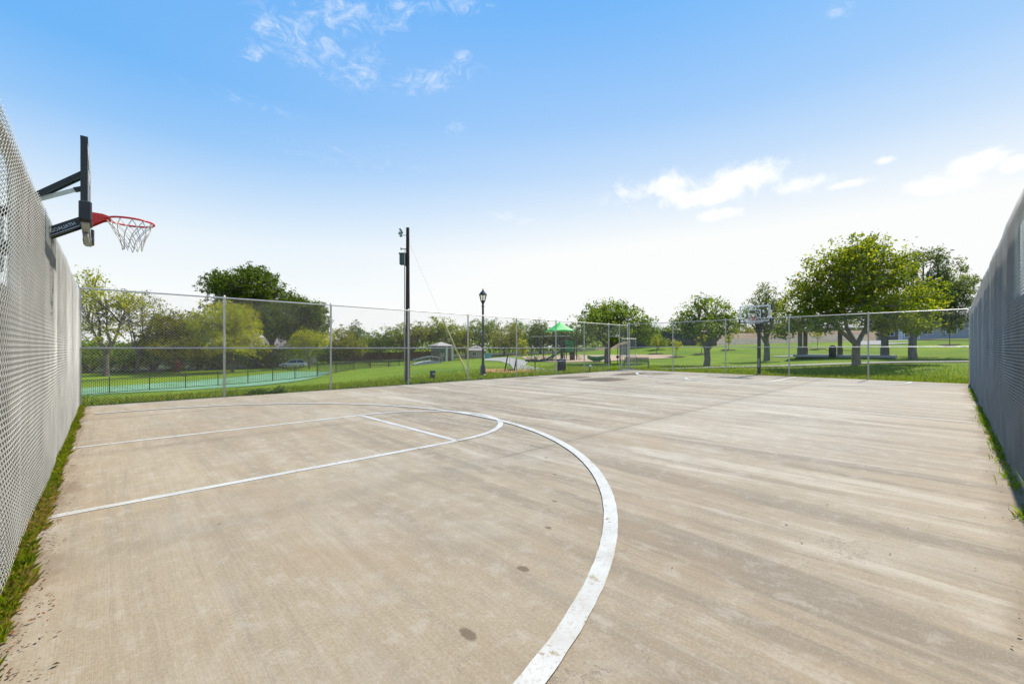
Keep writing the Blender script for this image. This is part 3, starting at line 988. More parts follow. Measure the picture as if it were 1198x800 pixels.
def tree(name, label, cat, px, z, lobes_px, leaf, mat, trunk_w=.4, cl=.5, per=26, dens=3.2, group=None, bark='bark',
         fork=.32, shell=.5, lean=0, twigs=.5, depth=.9, multi=1, sink=.15):
    b0 = base(px, z)
    root = thing(name, label, cat, b0, 0, group)
    lobes = []
    for k, (lx, ly, rx, ry) in enumerate(lobes_px):
        dz = rng.uniform(-.5, .5)*rx/F*z*1.2 if len(lobes_px) > 1 else 0
        p = at(lx, ly, z+dz)
        s_ = z/F
        rw = rx*s_
        lobes.append((p.x-b0.x, p.y-b0.y, p.z-b0.z, rw, rw*depth, ry*s_))
    # fill behind and in front, so the crown has real depth
    extra = []
    for l in lobes:
        for sg in (-1, 1):
            q = FW*(sg*l[3]*.75*depth)+RT*rng.uniform(-.4, .4)*l[3]
            extra.append((l[0]+q.x, l[1]+q.y, l[2]-l[5]*rng.uniform(.0, .3), l[3]*.72, l[3]*.72, l[5]*.75))
    allb = lobes+extra
    cc, own, LP = crown_points(allb, cl, per, dens, shell)
    keep = LP[:, 2] > .25
    V, Fc = leaves(LP[keep], leaf)
    link_mesh('crown', np_mesh('crown', V, Fc), mat, root)
    # trunk, limbs and twigs
    zc = min(l[2]-l[5]*.5 for l in lobes)
    top = np.mean([l[:3] for l in lobes], axis=0)
    fz = max(.5, fork*top[2])
    b = MB(); w = trunk_w/2
    fk = Vector((lean*fz, 0, fz))
    for m_ in range(multi):
        ox = (m_-(multi-1)/2)*trunk_w*1.6
        b.tube([(ox, 0, -sink), (ox*.9, 0, .10), (ox*.8+fk.x*.3, rng.normal()*.03, fz*.4), (fk.x, fk.y, fz)], [w*1.25, w*1.04, w*.92, w*.85], 10)
    mains = []
    for i, l in enumerate(allb):
        tgt = Vector(l[:3])
        mid_ = fk.lerp(tgt, .45)+Vector((rng.normal()*.06, rng.normal()*.06, -.10))*l[3]
        r0 = w*(.60 if i < 4 else .36)
        if i >= 4:                                            # later limbs leave the first ones, not the trunk head
            h_ = mains[i % len(mains)]
            st_ = h_[0].lerp(h_[1], rng.uniform(.25, .7)); mid_ = st_.lerp(tgt, .5)+Vector((0, 0, .06))*l[3]
            b.tube([st_, mid_, tgt], [r0, r0*.6, r0*.22], 6)
        else:
            kick = Vector((rng.normal()*.10, rng.normal()*.10, .05))*l[3]
            b.tube([fk-Vector((0, 0, .10)), fk.lerp(mid_, .5)+kick, mid_, tgt], [r0, r0*.78, r0*.55, r0*.22], 7)
            mains.append((mid_, tgt))
        ids = np.where(own == i)[0]
        rng.shuffle(ids)
        for j in ids[:int(min(len(ids)*twigs, 22))]:
            c = Vector(cc[j]); s0 = mid_.lerp(tgt, rng.uniform(.1, .95))
            m2 = s0.lerp(c, .5)+Vector((0, 0, .08*(c-s0).length))
            b.tube([s0, m2, c], [r0*.22, r0*.15, r0*.05], 4, False)
    b.build('trunk', bark, root, True)
    return root


def shrub(name, label, px, z, w, h, mat, leaf=.18, group=None, n=420, cat='shrub', sink=0.0):
    b0 = base(px, z, sink)
    root = thing(name, label, cat, b0, 0, group)
    lobes = [(rng.uniform(-.3, .3)*w, rng.uniform(-.3, .3)*w, h*rng.uniform(.35, .62), w*.32, w*.32, h*.42) for _ in range(5)]
    cc, own, LP = crown_points(lobes, .16*w+.08, max(6, n/40), 2.0, .4)
    LP = LP[LP[:, 2] > .02]
    V, Fc = leaves(LP, leaf)
    link_mesh('foliage', np_mesh('foliage', V, Fc), mat, root)
    b = MB()
    for l in lobes:
        b.tube([(rng.normal()*.04, rng.normal()*.04, -.05), (l[0]*.6, l[1]*.6, l[2]*.5), l[:3]], [.03*w+.008, .02*w+.006, .006], 5)
    b.build('stem', 'bark', root, True)
    return root


# ------------------------------------------------------------------ trees on the right lawn
tree('live_oak', 'live oak with dark trunk and low spreading crown just behind the open gate', 'tree', 711, 40,
     [(700, 372, 24, 19), (726, 371, 26, 20), (750, 380, 20, 15), (683, 377, 14, 14), (712, 388, 30, 12), (712, 362, 20, 13), (757, 392, 14, 9)],
     .19, 'leaf_oak', .62, .42, 24, 2.8, 'park trees on the lawn', fork=.42)
tree('live_oak', 'rounded oak with pale trunk between the gate and the far hoop', 'tree', 827, 36,
     [(812, 368, 20, 18), (835, 366, 20, 20), (852, 380, 16, 14), (797, 378, 14, 12), (826, 385, 26, 11), (822, 356, 14, 10)],
     .18, 'leaf_oak', .55, .40, 22, 2.7, 'park trees on the lawn', bark='bark_pale', fork=.34)
tree('live_oak', 'thin crowned greyish oak directly behind the far hoop backboard', 'tree', 897, 43,
     [(890, 356, 18, 16), (875, 372, 14, 13), (908, 362, 14, 17), (896, 345, 13, 12), (900, 383, 18, 10)],
     .18, 'leaf_grey', .60, .42, 18, 2.6, 'park trees on the lawn', bark='bark_pale', fork=.35)
tree('elm_tree', 'largest tree with broad yellow green crown over the far right fence', 'tree', 1002, 28,
     [(985, 322, 36, 34), (1022, 320, 36, 36), (948, 350, 28, 24), (1052, 352, 30, 24), (1000, 298, 26, 20), (1005, 360, 46, 22),
      (932, 368, 19, 15), (1074, 366, 19, 14), (1020, 289, 16, 12), (964, 308, 18, 18), (1044, 322, 22, 22),
      (952, 378, 28, 13), (1050, 380, 28, 13), (920, 385, 14, 10), (1082, 346, 20, 18), (938, 336, 18, 16)],
     .165, 'leaf_elm', .50, .34, 24, 2.7, 'park trees on the lawn', bark='bark_pale', fork=.30, twigs=.35, depth=.8)
tree('cedar_elm', 'dusky grey green tree partly behind the largest tree near the right fence', 'tree', 1068, 37,
     [(1085, 318, 24, 22), (1110, 335, 24, 14), (1090, 345, 30, 16), (1128, 330, 16, 8), (1080, 300, 16, 12), (1060, 366, 34, 18), (1112, 362, 24, 14), (1090, 378, 34, 12), (1100, 345, 30, 16)],
     .17, 'leaf_grey', .62, .34, 22, 2.7, 'park trees on the lawn', bark='bark_pale', fork=.32)
# saplings with mulch rings
for k, (px, z, hgt, lb) in enumerate(((768, 58, 2.6, 'young tree on the lawn left of the rounded oak'), (791, 52, 2.4, 'young tree planted just left of the rounded oak trunk'),
                                      (821, 55, 2.7, 'young tree half hidden behind the rounded oak trunk'), (852, 60, 2.5, 'thin young tree between rounded oak and far hoop'),
                                      (957, 55, 3.4, 'small yellow green tree seen left of the largest trunk'), (1111, 50, 3.6, 'small dark tree near the grey house by the right fence'))):
    b0 = base(px, z)
    s_ = F/z
    tree('sapling', lb, 'tree', px, z, [(px, HY-(b0.z+hgt*.68-H)*s_, .55*s_, hgt*.3*s_)], .16, 'leaf_yellow' if k < 5 else 'leaf_dark', .07, .25, 14, 2.6,
         'young trees on the lawn', fork=.45, depth=1)
    x, y = b0.x, b0.y
    b = MB(); rr = 1.0
    b.add([(x+rr*math.cos(t)*rng.uniform(.85, 1.1), y+rr*math.sin(t)*rng.uniform(.85, 1.1), 0) for t in np.linspace(0, 2*math.pi, 18, False)], [tuple(range(18))])
    b.v = [(p[0], p[1], gz(p[0], p[1])+.06) for p in b.v]
    tag(b.build('mulch_ring', 'mulch_dark'), kind='structure')

# ------------------------------------------------------------------ trees on the left and behind
LT = 'trees beyond the picket fence'
tree('open_crowned_tree', 'tall sparse tree with bare limbs beside the left fence end', 'tree', 124, 54,
     [(104, 330, 17, 14), (125, 350, 26, 16), (98, 362, 16, 20), (150, 352, 18, 12), (118, 385, 24, 14)], .24, 'leaf_yellow', .7, .55, 20, 2.3, LT,
     fork=.3, twigs=.7, shell=.3)
tree('open_crowned_tree', 'slender pale limbed tree leaning right of the tall sparse tree', 'tree', 160, 58,
     [(165, 352, 18, 12), (150, 375, 20, 16), (182, 372, 16, 14)], .22, 'leaf_olive', .4, .5, 16, 2.2, LT, fork=.3, twigs=.7, shell=.3, lean=.12)
tree('shade_tree', 'olive brown tree massed left of the bright yellow green tree', 'tree', 208, 62,
     [(205, 380, 24, 20), (188, 395, 22, 18), (226, 385, 20, 20), (212, 405, 30, 14)], .28, 'leaf_olive', .6, .55, 28, 3.6, LT)
tree('shade_tree', 'bright yellow green tree behind the first full fence post', 'tree', 272, 60,
     [(262, 375, 26, 22), (284, 382, 20, 24), (246, 385, 18, 18), (272, 400, 28, 16), (270, 362, 16, 10)], .24, 'leaf_yellow', .5, .5, 24, 3.1, LT)
tree('tall_oak', 'tallest dark oak with its round top above the fence rail', 'tree', 318, 76,
     [(290, 335, 32, 21), (262, 336, 20, 15), (318, 348, 24, 20), (338, 370, 26, 24), (365, 375, 20, 22), (300, 322, 20, 12), (345, 356, 18, 10), (372, 362, 14, 10), (288, 362, 30, 18), (322, 378, 34, 18), (352, 388, 30, 14)],
     .30, 'leaf_dark', 1.0, .45, 22, 2.7, LT, fork=.4)
tree('shade_tree', 'small golden green tree just right of the silver car', 'tree', 362, 68,
     [(362, 396, 17, 12), (374, 398, 12, 10), (350, 400, 12, 10)], .22, 'leaf_yellow', .3, .42, 22, 3.0, LT)
tree('shade_tree', 'low olive tree left of the picnic shelter bench by the brown fence', 'tree', 405, 92,
     [(400, 395, 16, 14), (418, 404, 12, 10), (408, 405, 18, 10)], .28, 'leaf_olive', .4, .5, 22, 2.9, LT)
tree('shade_tree', 'dark pointed tree rising above the brown fence', 'tree', 418, 104,
     [(416, 388, 9, 12), (422, 396, 12, 12)], .3, 'leaf_dark', .4, .55, 22, 2.9, LT)
tree('shade_tree', 'mid green tree straddling the second full fence post', 'tree', 445, 100,
     [(445, 398, 18, 12), (462, 392, 16, 12), (432, 402, 14, 9)], .3, 'leaf_oak', .5, .6, 22, 2.9, LT)
tree('shade_tree', 'olive tree crown seen either side of the wooden pole', 'tree', 482, 100,
     [(480, 392, 20, 14), (468, 400, 16, 10), (492, 386, 12, 10)], .3, 'leaf_olive', .5, .6, 22, 2.9, LT)
tree('shade_tree', 'tall yellow green tree behind the small brick hut', 'tree', 515, 104,
     [(512, 384, 14, 14), (525, 390, 16, 16), (503, 392, 12, 10), (536, 397, 12, 12)], .3, 'leaf_elm', .6, .6, 24, 3.0, LT)
tree('shade_tree', 'golden brown tree leaning over between hut and lamp post', 'tree', 545, 96,
     [(543, 398, 10, 14), (538, 405, 12, 9), (548, 392, 7, 9)], .28, 'leaf_olive', .4, .5, 22, 2.9, LT)
tree('shade_tree', 'dark green tree behind the lamp post', 'tree', 562, 112,
     [(560, 388, 18, 14), (578, 384, 14, 12), (546, 388, 10, 9)], .3, 'leaf_oak', .6, .65, 22, 2.9, LT)
tree('shade_tree', 'olive tree right of the lamp post', 'tree', 590, 106,
     [(588, 396, 20, 14), (602, 392, 12, 12)], .3, 'leaf_olive', .6, .6, 22, 2.9, LT)
tree('shade_tree', 'green tree behind the leaning exercise posts', 'tree', 612, 116,
     [(606, 384, 16, 12), (622, 392, 14, 14), (600, 398, 14, 10)], .3, 'leaf_oak', .6, .65, 22, 2.9, LT)
tree('shade_tree', 'dark tree left of the green shade canopy', 'tree', 632, 98,
     [(630, 386, 13, 14), (640, 394, 12, 12), (626, 400, 12, 10)], .3, 'leaf_dark', .6, .6, 24, 3.0, LT)
tree('shade_tree', 'dark tree behind the playground tower', 'tree', 668, 96,
     [(668, 392, 18, 14), (655, 398, 14, 10), (684, 396, 14, 10)], .3, 'leaf_dark', .6, .6, 24, 3.0, LT)
tree('columnar_tree', 'narrow yellow green tree between lamp post and shade canopy', 'tree', 611, 74,
     [(611, 402, 5, 9), (612, 409, 6, 7)], .2, 'leaf_yellow', .15, .35, 20, 2.8, LT)
tree('columnar_tree', 'yellow green tree in front of the dark fence right of the gate', 'tree', 770, 66,
     [(768, 396, 7, 9), (773, 400, 7, 7)], .2, 'leaf_elm', .15, .35, 20, 2.8, LT)
for px, z, mat_, lb in ((752, 100, 'leaf_dark', 'dark distant tree above the dark fence beside the corner post'),
                        (790, 104, 'leaf_dark', 'dark distant tree above the dark fence left of the rounded oak'),
                        (866, 120, 'leaf_olive', 'distant olive tree above the bare bank near the far hoop'),
                        (932, 115, 'leaf_oak', 'distant green tree between far hoop and largest tree')):
    tree('shade_tree', lb, 'tree', px, z, [(px, 388, 20, 9), (px+14, 391, 12, 7), (px-13, 392, 12, 7)], .32, mat_, .5, .6, 20, 2.6, 'distant trees on the right')
SH = 'dark shrubs under the left trees'
for k, (px, z, w_, h_) in enumerate(((104, 62, 6.5, 4.4), (142, 63, 6.5, 4.6), (178, 64, 7, 5.2), (206, 65, 7, 5.4), (232, 66, 6.5, 4.8), (256, 68, 6.5, 4.4), (300, 74, 7, 4.8), (322, 80, 7.5, 4.2), (350, 86, 8, 3.6), (385, 92, 8, 3.8))):
    shrub('understory_shrub', ['dark shrub at the left fence end under the sparse tree', 'second dark shrub under the sparse trees at far left', 'dark tall shrub below the olive brown tree',
                               'dark shrub just right of the olive brown trunk', 'dark shrub left of the first full fence post', 'dark shrub under the bright yellow green tree',
                               'dark shrub by the half hidden house', 'dark shrub left of the silver car', 'shrub behind the silver car', 'shrub right of the small golden green tree'][k],
          px, z, w_, h_, 'leaf_dark', .34, SH, 2400)
shrub('red_shrub', 'small red leaved shrub left of the first full fence post', 210, 58, 1.5, 2.0, 'leaf_red', .16, None, 300)
# wood far behind everything, one mass
pts = []
for a_ in np.linspace(-40, 1240, 420):
    z = 150+30*mnoise.noise((a_*.03, 1, 2))
    x, y = xy(a_, z)
    top = 5.5+2.6*mnoise.noise((a_*.045, 5, 2))+1.4*mnoise.noise((a_*.16, 9, 4))
    if a_ > 700:
        top *= .62
    g0 = gz(x, y)
    n = 85
    pts.append(np.stack([x+rng.normal(size=n)*2.4, y+rng.normal(size=n)*2.4, g0+top*rng.uniform(0, 1, n)**.75], 1))
V, Fc = leaves(np.concatenate(pts), .85, .7)
tag(link_mesh('woodland', np_mesh('woodland', V, Fc), 'leaf_oak'), 'far off belt of woodland behind the park', 'woodland', kind='stuff')

# ------------------------------------------------------------------ ground covers
sheet('hydroseed_patch', [(80, 466), (128, 461), (175, 459), (217, 457), (255, 454.5), (300, 452), (345, 447), (371, 442), (388, 437)],
      [(80, 456.5), (128, 452.5), (175, 449.5), (217, 447), (255, 444), (300, 439.5), (345, 435), (371, 435), (388, 435)], 'hydroseed', .05)
sheet('path', [(566, 422), (585, 423), (597, 427), (601, 433), (625, 437.2), (660, 437), (706, 434.8), (735, 434.2)],
      [(572, 418.5), (600, 419.5), (618, 423), (614, 427.5), (630, 432), (660, 433.4), (706, 432.6), (735, 432.6)], 'path_concrete', .05)
sheet('path', [(738, 434.0), (790, 432.6), (840, 431), (920, 429), (1000, 426.6), (1060, 424.8), (1150, 424.2)],
      [(738, 432.4), (790, 431.3), (840, 429.7), (920, 427.6), (1000, 425), (1060, 423.4), (1150, 422.8)], 'path_concrete', .05)
sheet('path', [(905, 417.8), (940, 417.3), (985, 417)], [(905, 416.9), (940, 416.0), (985, 415)], 'path_concrete', .05)
sheet('mulch_bed', [(618, 422.5), (660, 424.5), (700, 423.5), (740, 421), (788, 419.5)],
      [(600, 417), (640, 416.4), (690, 415.8), (740, 415.3), (788, 416)], 'mulch_tan', .055)
sheet('mulch_bed', [(561, 436.8), (590, 438), (624, 436.8)], [(566, 433.4), (590, 432.8), (624, 434.6)], 'mulch_orange', .08)
sheet('mulch_bed', [(1062, 398.5), (1100, 398.5), (1150, 398.5)], [(1062, 395), (1100, 394), (1150, 394)], 'mulch_dark', .06)
sheet('road', [(1000, 404.5), (1035, 403.5), (1068, 402)], [(1000, 398), (1035, 396.5), (1068, 395.5)], 'path_concrete', .06)
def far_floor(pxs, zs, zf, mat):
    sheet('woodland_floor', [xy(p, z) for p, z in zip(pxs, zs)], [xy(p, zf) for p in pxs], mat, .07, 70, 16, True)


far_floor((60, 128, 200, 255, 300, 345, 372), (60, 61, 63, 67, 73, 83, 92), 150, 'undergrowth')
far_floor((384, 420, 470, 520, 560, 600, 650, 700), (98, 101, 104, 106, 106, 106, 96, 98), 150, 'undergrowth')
# bare bank behind the far lawn on the right
hb = MB()
prof = []
for a_ in np.linspace(690, 1080, 50):
    for z, hh in ((88, -.3), (100, 2.0), (112, 3.2), (135, 3.4), (170, 0)):
        x, y = xy(a_, z)
        e = max(0, min(1, (a_-690)/70, (1080-a_)/60))
        prof.append((x, y, gz(x, y)-.2+e*(hh+.7*mnoise.noise((a_*.03, z*.05, 4)))))
hb.add(prof, [(i*5+j, (i+1)*5+j, (i+1)*5+j+1, i*5+j+1) for i in range(49) for j in range(4)])
tag(hb.build('hills', 'dry_earth', smooth=True), kind='structure')

# ------------------------------------------------------------------ grass: countless blades, a few sheets of stuff
def blades(P, hgt, wid, name, mat, lean=.45):
    n = len(P)
    hh = (hgt*(1+.45*rng.normal(size=n))).clip(hgt*.3, hgt*2.4)
    a = rng.uniform(0, 2*np.pi, n); w = wid*rng.uniform(.6, 1.3, n)
    sx, sy = np.cos(a)*w*.5, np.sin(a)*w*.5
    b_ = rng.uniform(0, 2*np.pi, n); ln = hh*lean*rng.uniform(0, 1.2, n)
    lx, ly = np.cos(b_)*ln, np.sin(b_)*ln
    z0 = P[:, 2]
    V = np.stack([np.stack([P[:, 0]-sx, P[:, 1]-sy, z0-.02], 1), np.stack([P[:, 0]+sx, P[:, 1]+sy, z0-.02], 1),
                  np.stack([P[:, 0]+sx*.7+lx*.35, P[:, 1]+sy*.7+ly*.35, z0+hh*.6], 1),
                  np.stack([P[:, 0]+lx, P[:, 1]+ly, z0+hh], 1)], 1).reshape(-1, 3)
    o = link_mesh(name, np_mesh(name, V, np.arange(n*4).reshape(-1, 4)), mat)
    return tag(o, kind='stuff')


def lawn_pts(n, f):
    P = f(n)
    return np.column_stack([P, terrain_np(P)])


def strip_back(n):
    d = rng.exponential(2.2, n).clip(0, 9)
    return np.stack([rng.uniform(X0-1.5, X1+1, n), Y1+.16+d], 1)


def strip_right(n):
    d = rng.exponential(2.0, n).clip(0, 9)
    return np.stack([X1+.18+d, rng.uniform(Y0-2, Y1+1.5, n)], 1)


blades(lawn_pts(62000, strip_back), .11, .022, 'grass', 'grass_blade')
blades(lawn_pts(30000, strip_right), .10, .024, 'grass', 'grass_blade')


def fringe(n, seed):
    y = rng.uniform(.2, Y1+.1, n)
    wv = np.array([.045+.055*(mnoise.noise((yy*1.1, seed, 0))+.6)+.05*mnoise.noise((yy*4.5, seed, 3)) for yy in y]).clip(.01, .20)
    x = X0+.01+wv*rng.uniform(0, 1, n)**1.3
    return np.stack([x, y, np.zeros(n)+.0], 1), wv


P, wv = fringe(26000, 2)
dry = np.exp(-((P[:, 1]-3.75*H)/.75)**2)+.35*np.exp(-((P[:, 1]-2.7*H)/.25)**2)
isdry = rng.uniform(size=len(P)) < dry*.75+.24
blades(P[~isdry], .036, .004, 'grass', 'grass_blade', .9)
blades(P[isdry], .034, .004, 'grass', 'grass_dry', 1.4)
# right fence: scattered tufts
tx = np.concatenate([rng.uniform(2.2*H, 15*H, 60), [6.2*H, 6.6*H, 7.4*H, 8.3*H, 8.5*H, 9.8*H, 5.2*H, 5.0*H]])
T = []
for x in tx:
    n = int(rng.uniform(10, 70))
    T.append(np.stack([x+rng.normal(size=n)*.13, Y0+.02+np.abs(rng.normal(size=n))*.045, np.zeros(n)], 1))
T = np.concatenate(T)
dr = rng.uniform(size=len(T)) < .22
blades(T[~dr], .045, .007, 'grass', 'leaf_weed', .9)
blades(T[dr], .035, .006, 'grass', 'grass_dry', 1.2)
# dead leaves and soil crumbs at the fringe
n = 1700
y = rng.uniform(.4, Y1-.3, n); x = X0+.06+np.abs(rng.normal(size=n))*.09
LPp = np.stack([x, y, rng.uniform(.006, .02, n)], 1)
n2 = 150
LP2 = np.stack([rng.uniform(2*H, 15*H, n2), Y0+.05+np.abs(rng.normal(size=n2))*.16, rng.uniform(.006, .018, n2)], 1)
n3 = 70
LP3 = np.stack([rng.uniform(0, 9, n3), rng.uniform(.2, 12, n3), rng.uniform(.004, .010, n3)], 1)
V, Fc = leaves(np.concatenate([LPp, LP2, LP3]), .018, .55, 2.5)
tag(link_mesh('leaf_litter', np_mesh('leaf_litter', V, Fc), 'leaf_litter'), kind='stuff')


def weed(label, x, y, z, w, h, group, leaf=.05, n=120):
    root = thing('weed', label, 'weed', (x, y, z), 0, group)
    d = rng.normal(size=(n, 3)); d /= np.linalg.norm(d, axis=1)[:, None]
    P_ = np.stack([d[:, 0]*w*.5*rng.uniform(.2, 1, n), d[:, 1]*w*.5*rng.uniform(.2, 1, n), h*(.15+.8*np.abs(d[:, 2])*rng.uniform(.3, 1, n))], 1)
    V_, F_ = leaves(P_, leaf, .6, .7)
    link_mesh('foliage', np_mesh('foliage', V_, F_), 'leaf_weed', root)
    b_ = MB()
    for q in P_[::6]:
        b_.tube([(q[0]*.15, q[1]*.15, -.02), (q[0]*.6, q[1]*.6, q[2]*.6), tuple(q)], [.004, .003, .0015], 4, False)
    b_.build('stem', 'leaf_weed', root)
    return root


weed('lone leafy weed on the concrete near the left back corner', *xy(101, 12.4), 0, .42, .16, None, .06, 90)
for k in range(9):
    px = 296+k*4.6
    x = X0; v = 0
    r_ = (px-CX)/F
    v = Y1*(.7206*r_+.6934)/(.7206-.6934*r_)
    weed('broad leaved weed in the row under the fence right of the first full post', v, Y1+.25+.12*rng.uniform(-1, 1), gz(v, Y1+.3), .5, .26+.10*rng.uniform(-1, 1), 'broad leaved weeds in a row under the fence', .085, 90)
for k, px in enumerate((484, 496, 505, 516, 529, 541, 553, 566)):
    r_ = (px-CX)/F
    v = Y1*(.7206*r_+.6934)/(.7206-.6934*r_)
    weed('small leafy weed under the fence between the wooden pole and the lamp post', v, Y1+.3+.15*rng.uniform(-1, 1), gz(v, Y1+.3), .45, .24+.12*rng.uniform(-1, 1), 'small weeds under the fence by the wooden pole', .07, 80)

# ------------------------------------------------------------------ wooden pole, guys, lamp
P0 = base(477, 18.0); pole_h = 1.5+(407-266.5)/F*18.0-P0.z
root = thing('utility_pole', 'tall dark wooden utility pole behind the long fence', 'utility pole', P0)
b = MB(); b.tube([(0, 0, -.3), (0, 0, pole_h*.5), (.0, 0, pole_h)], [.105, .088, .068], 14)
b.build('shaft', 'creosote_wood', root, True)
lf = -RT
b = MB()
bx = lf*.20
b.box(bx.x, bx.y, 1.5+(407-303)/F*18-P0.z, .26, .22, .50, math.atan2(lf.y, lf.x), .02)
b.box(bx.x*1.05, bx.y*1.05, 1.5+(407-297)/F*18-P0.z, .30, .26, .05, math.atan2(lf.y, lf.x), .01)
eb = b.build('equipment_box', 'box_green', root)
b = MB(); bx2 = lf*.10; b.box(bx2.x, bx2.y, 1.5+(407-304)/F*18-P0.z, .04, .26, .50, math.atan2(lf.y, lf.x))
b.build('mounting_plate', 'grey_steel', root)
zt_ = pole_h-.28
b = MB()
b.tube([(0, 0, zt_-.05), tuple(lf*.16+Vector((0, 0, zt_-.04))), tuple(lf*.22+Vector((0, 0, zt_)))], .014, 6)
b.build('lamp_bracket', 'grey_steel', root)
for dv_, tl in ((lf*.32+Vector((0, 0, .06)), .16), (lf*.26+Vector((0, 0, .24)), .02), (lf*.22+FW*-.12+Vector((0, 0, -.10)), .05)):
    b = MB(); c0 = lf*.18+Vector((0, 0, zt_)); c1 = c0+(dv_-lf*.12)
    b.tube([c0, c0.lerp(c1, .35), c0.lerp(c1, .55), c1], [.018, .03, .055, .06], 8)
    b.build('floodlight', 'grey_steel', root, True)
b = MB()
zz = 1.5+(407-291.5)/F*18-P0.z
b.tube([(0, 0, zz), tuple(lf*.28+Vector((0, 0, zz+.01)))], .022, 6); b.tube([tuple(lf*.28+Vector((0, 0, zz-.03))), tuple(lf*.28+Vector((0, 0, zz+.05)))], .035, 8)
b.tube([tuple(lf*.11+Vector((0, 0, zz))), tuple(lf*.13+Vector((0, 0, zz-.25)))], .012, 6)
b.build('cable_bracket', 'grey_steel', root, True)
b = MB()
cpts = [(lf*.115+FW*-.06+Vector((0, 0, q))) for q in np.linspace(.1, zz-.5, 6)]
b.tube(cpts, .02, 6); b.build('conduit', 'grey_steel', root, True)
for k, (px, z, top_y) in enumerate(((549, 20.9, 372), (548, 30, 405))):
    g0 = base(px, z)
    tp = P0+Vector((0, 0, pole_h-.5-.3*k))
    root = thing('guy_wire', ['longer pole stay with a pale yellow guard reaching the fence foot', 'shorter yellow guarded pole stay set behind the longer one'][k], 'guy wire', g0)
    if k == 1:
        tp = g0+Vector((0, 0, 0))+(-RT*2.2+FW*1.0)+Vector((0, 0, 3.4))
    b = MB()
    b.tube([g0+Vector((0, 0, -.1)), tp] if k == 0 else [g0+Vector((0, 0, -.1)), g0.lerp(tp, .72)], .0028, 5)
    b.build('cable', 'grey_steel', root, True, True)
    fr_ = .47 if k == 0 else .48
    b = MB(); b.tube([g0.lerp(tp, .01), g0.lerp(tp, fr_)], .026, 8); b.build('guard', 'guy_yellow', root, True, True)
    b = MB(); b.lathe([(.05, -.1), (.05, .05), (.02, .12)], 8, g0); b.build('anchor', 'grey_steel', root, True, True)

P0 = base(565, 22.6)
lamp_h = 1.5+(407-342)/F*22.6-P0.z
root = thing('street_lamp', 'black lantern lamp post standing behind the long fence', 'lamp post', P0)
b = MB(); s_ = 22.6/F
zl = lamp_h-11*s_                                            # foot of the lantern
b.lathe([(.20, -.1), (.20, .12), (.15, .16), (.14, .55), (.10, .62), (.075, .70), (.062, 1.0), (.055, zl-.28), (.075, zl-.26), (.075, zl-.20), (.055, zl-.18), (.06, zl-.08), (.10, zl-.04), (.10, zl)], 16)
b.build('shaft', 'black_metal', root, True)
b = MB()
b.lathe([(.10, 0), (.13, .04), (.13, .06)], 8, (0, 0, zl))
b.lathe([(.225, .36), (.21, .40), (.12, .52), (.07, .56), (.055, .60), (.03, .64), (.012, .72)], 8, (0, 0, zl))
b.build('lantern_cap', 'black_metal', root)
b = MB()
for k in range(4):
    t = math.pi/4+k*math.pi/2
    b.tube([(.12*math.cos(t), .12*math.sin(t), zl+.05), (.19*math.cos(t), .19*math.sin(t), zl+.37)], .012, 6)
b.build('lantern_rib', 'black_metal', root)
b = MB(); b.lathe([(.11, .06), (.18, .36)], 16, (0, 0, zl), False)
gl = b.build('globe', 'lamp_glass', root, True)
b = MB(); b.lathe([(.03, .06), (.035, .12), (.03, .26), (.01, .30)], 10, (0, 0, zl)); b.build('bulb', 'white_paint', gl, True)

P0 = base(506, 20.3)
root = thing('utility_box', 'small dark green utility box in the grass right of the wooden pole', 'utility box', P0, face_cam(P0))
b = MB(); b.box(0, 0, .22, .24, .22, .44, 0, .015); b.build('cabinet', 'utility_dark', root)
b = MB(); b.box(0, 0, .455, .27, .25, .04, 0, .012); b.build('lid', 'utility_dark', root)
b = MB(); b.box(.055, -.1125, .33, .08, .005, .08); b.build('sticker', 'letter_white', root)

# ------------------------------------------------------------------ black picket fence on the left
line_px = [(70, 29.5), (128, 33.0), (175, 35.0), (217, 36.6), (255, 38.0), (290, 39.2), (319, 40.3), (345, 41.5), (371, 43.2), (393, 48), (414, 55), (433, 62), (467, 70), (505, 76)]
root = thing('picket_fence', 'low black metal picket fence along the turquoise seeded ground', 'fence', base(128, 33))
PP = [base(*q) for q in line_px]
pk = MB(); ph = 1.18
for i, p in enumerate(PP):
    b = MB(); b.beam(p+Vector((0, 0, -.1)), p+Vector((0, 0, ph+.10)), .075, .075)
    b.lathe([(.055, 0), (.055, .03), (.01, .06)], 4, p+Vector((0, 0, ph+.10)))
    b.build('post', 'black_metal', root, False, True)
    if i == len(PP)-1:
        break
    q = PP[i+1]
    pb = MB()
    for zf in (.12, ph-.10, ph):
        pb.beam(p+Vector((0, 0, zf)), q+Vector((0, 0, zf)), .035, .04)
    n = max(6, int((q-p).length/.15))
    for k in range(1, n):
        c = p.lerp(q, k/n)
        pb.beam(c+Vector((0, 0, .08)), c+Vector((0, 0, ph+.02)), .020, .020)
    pb.build('picket_panel', 'black_metal', root, False, True)

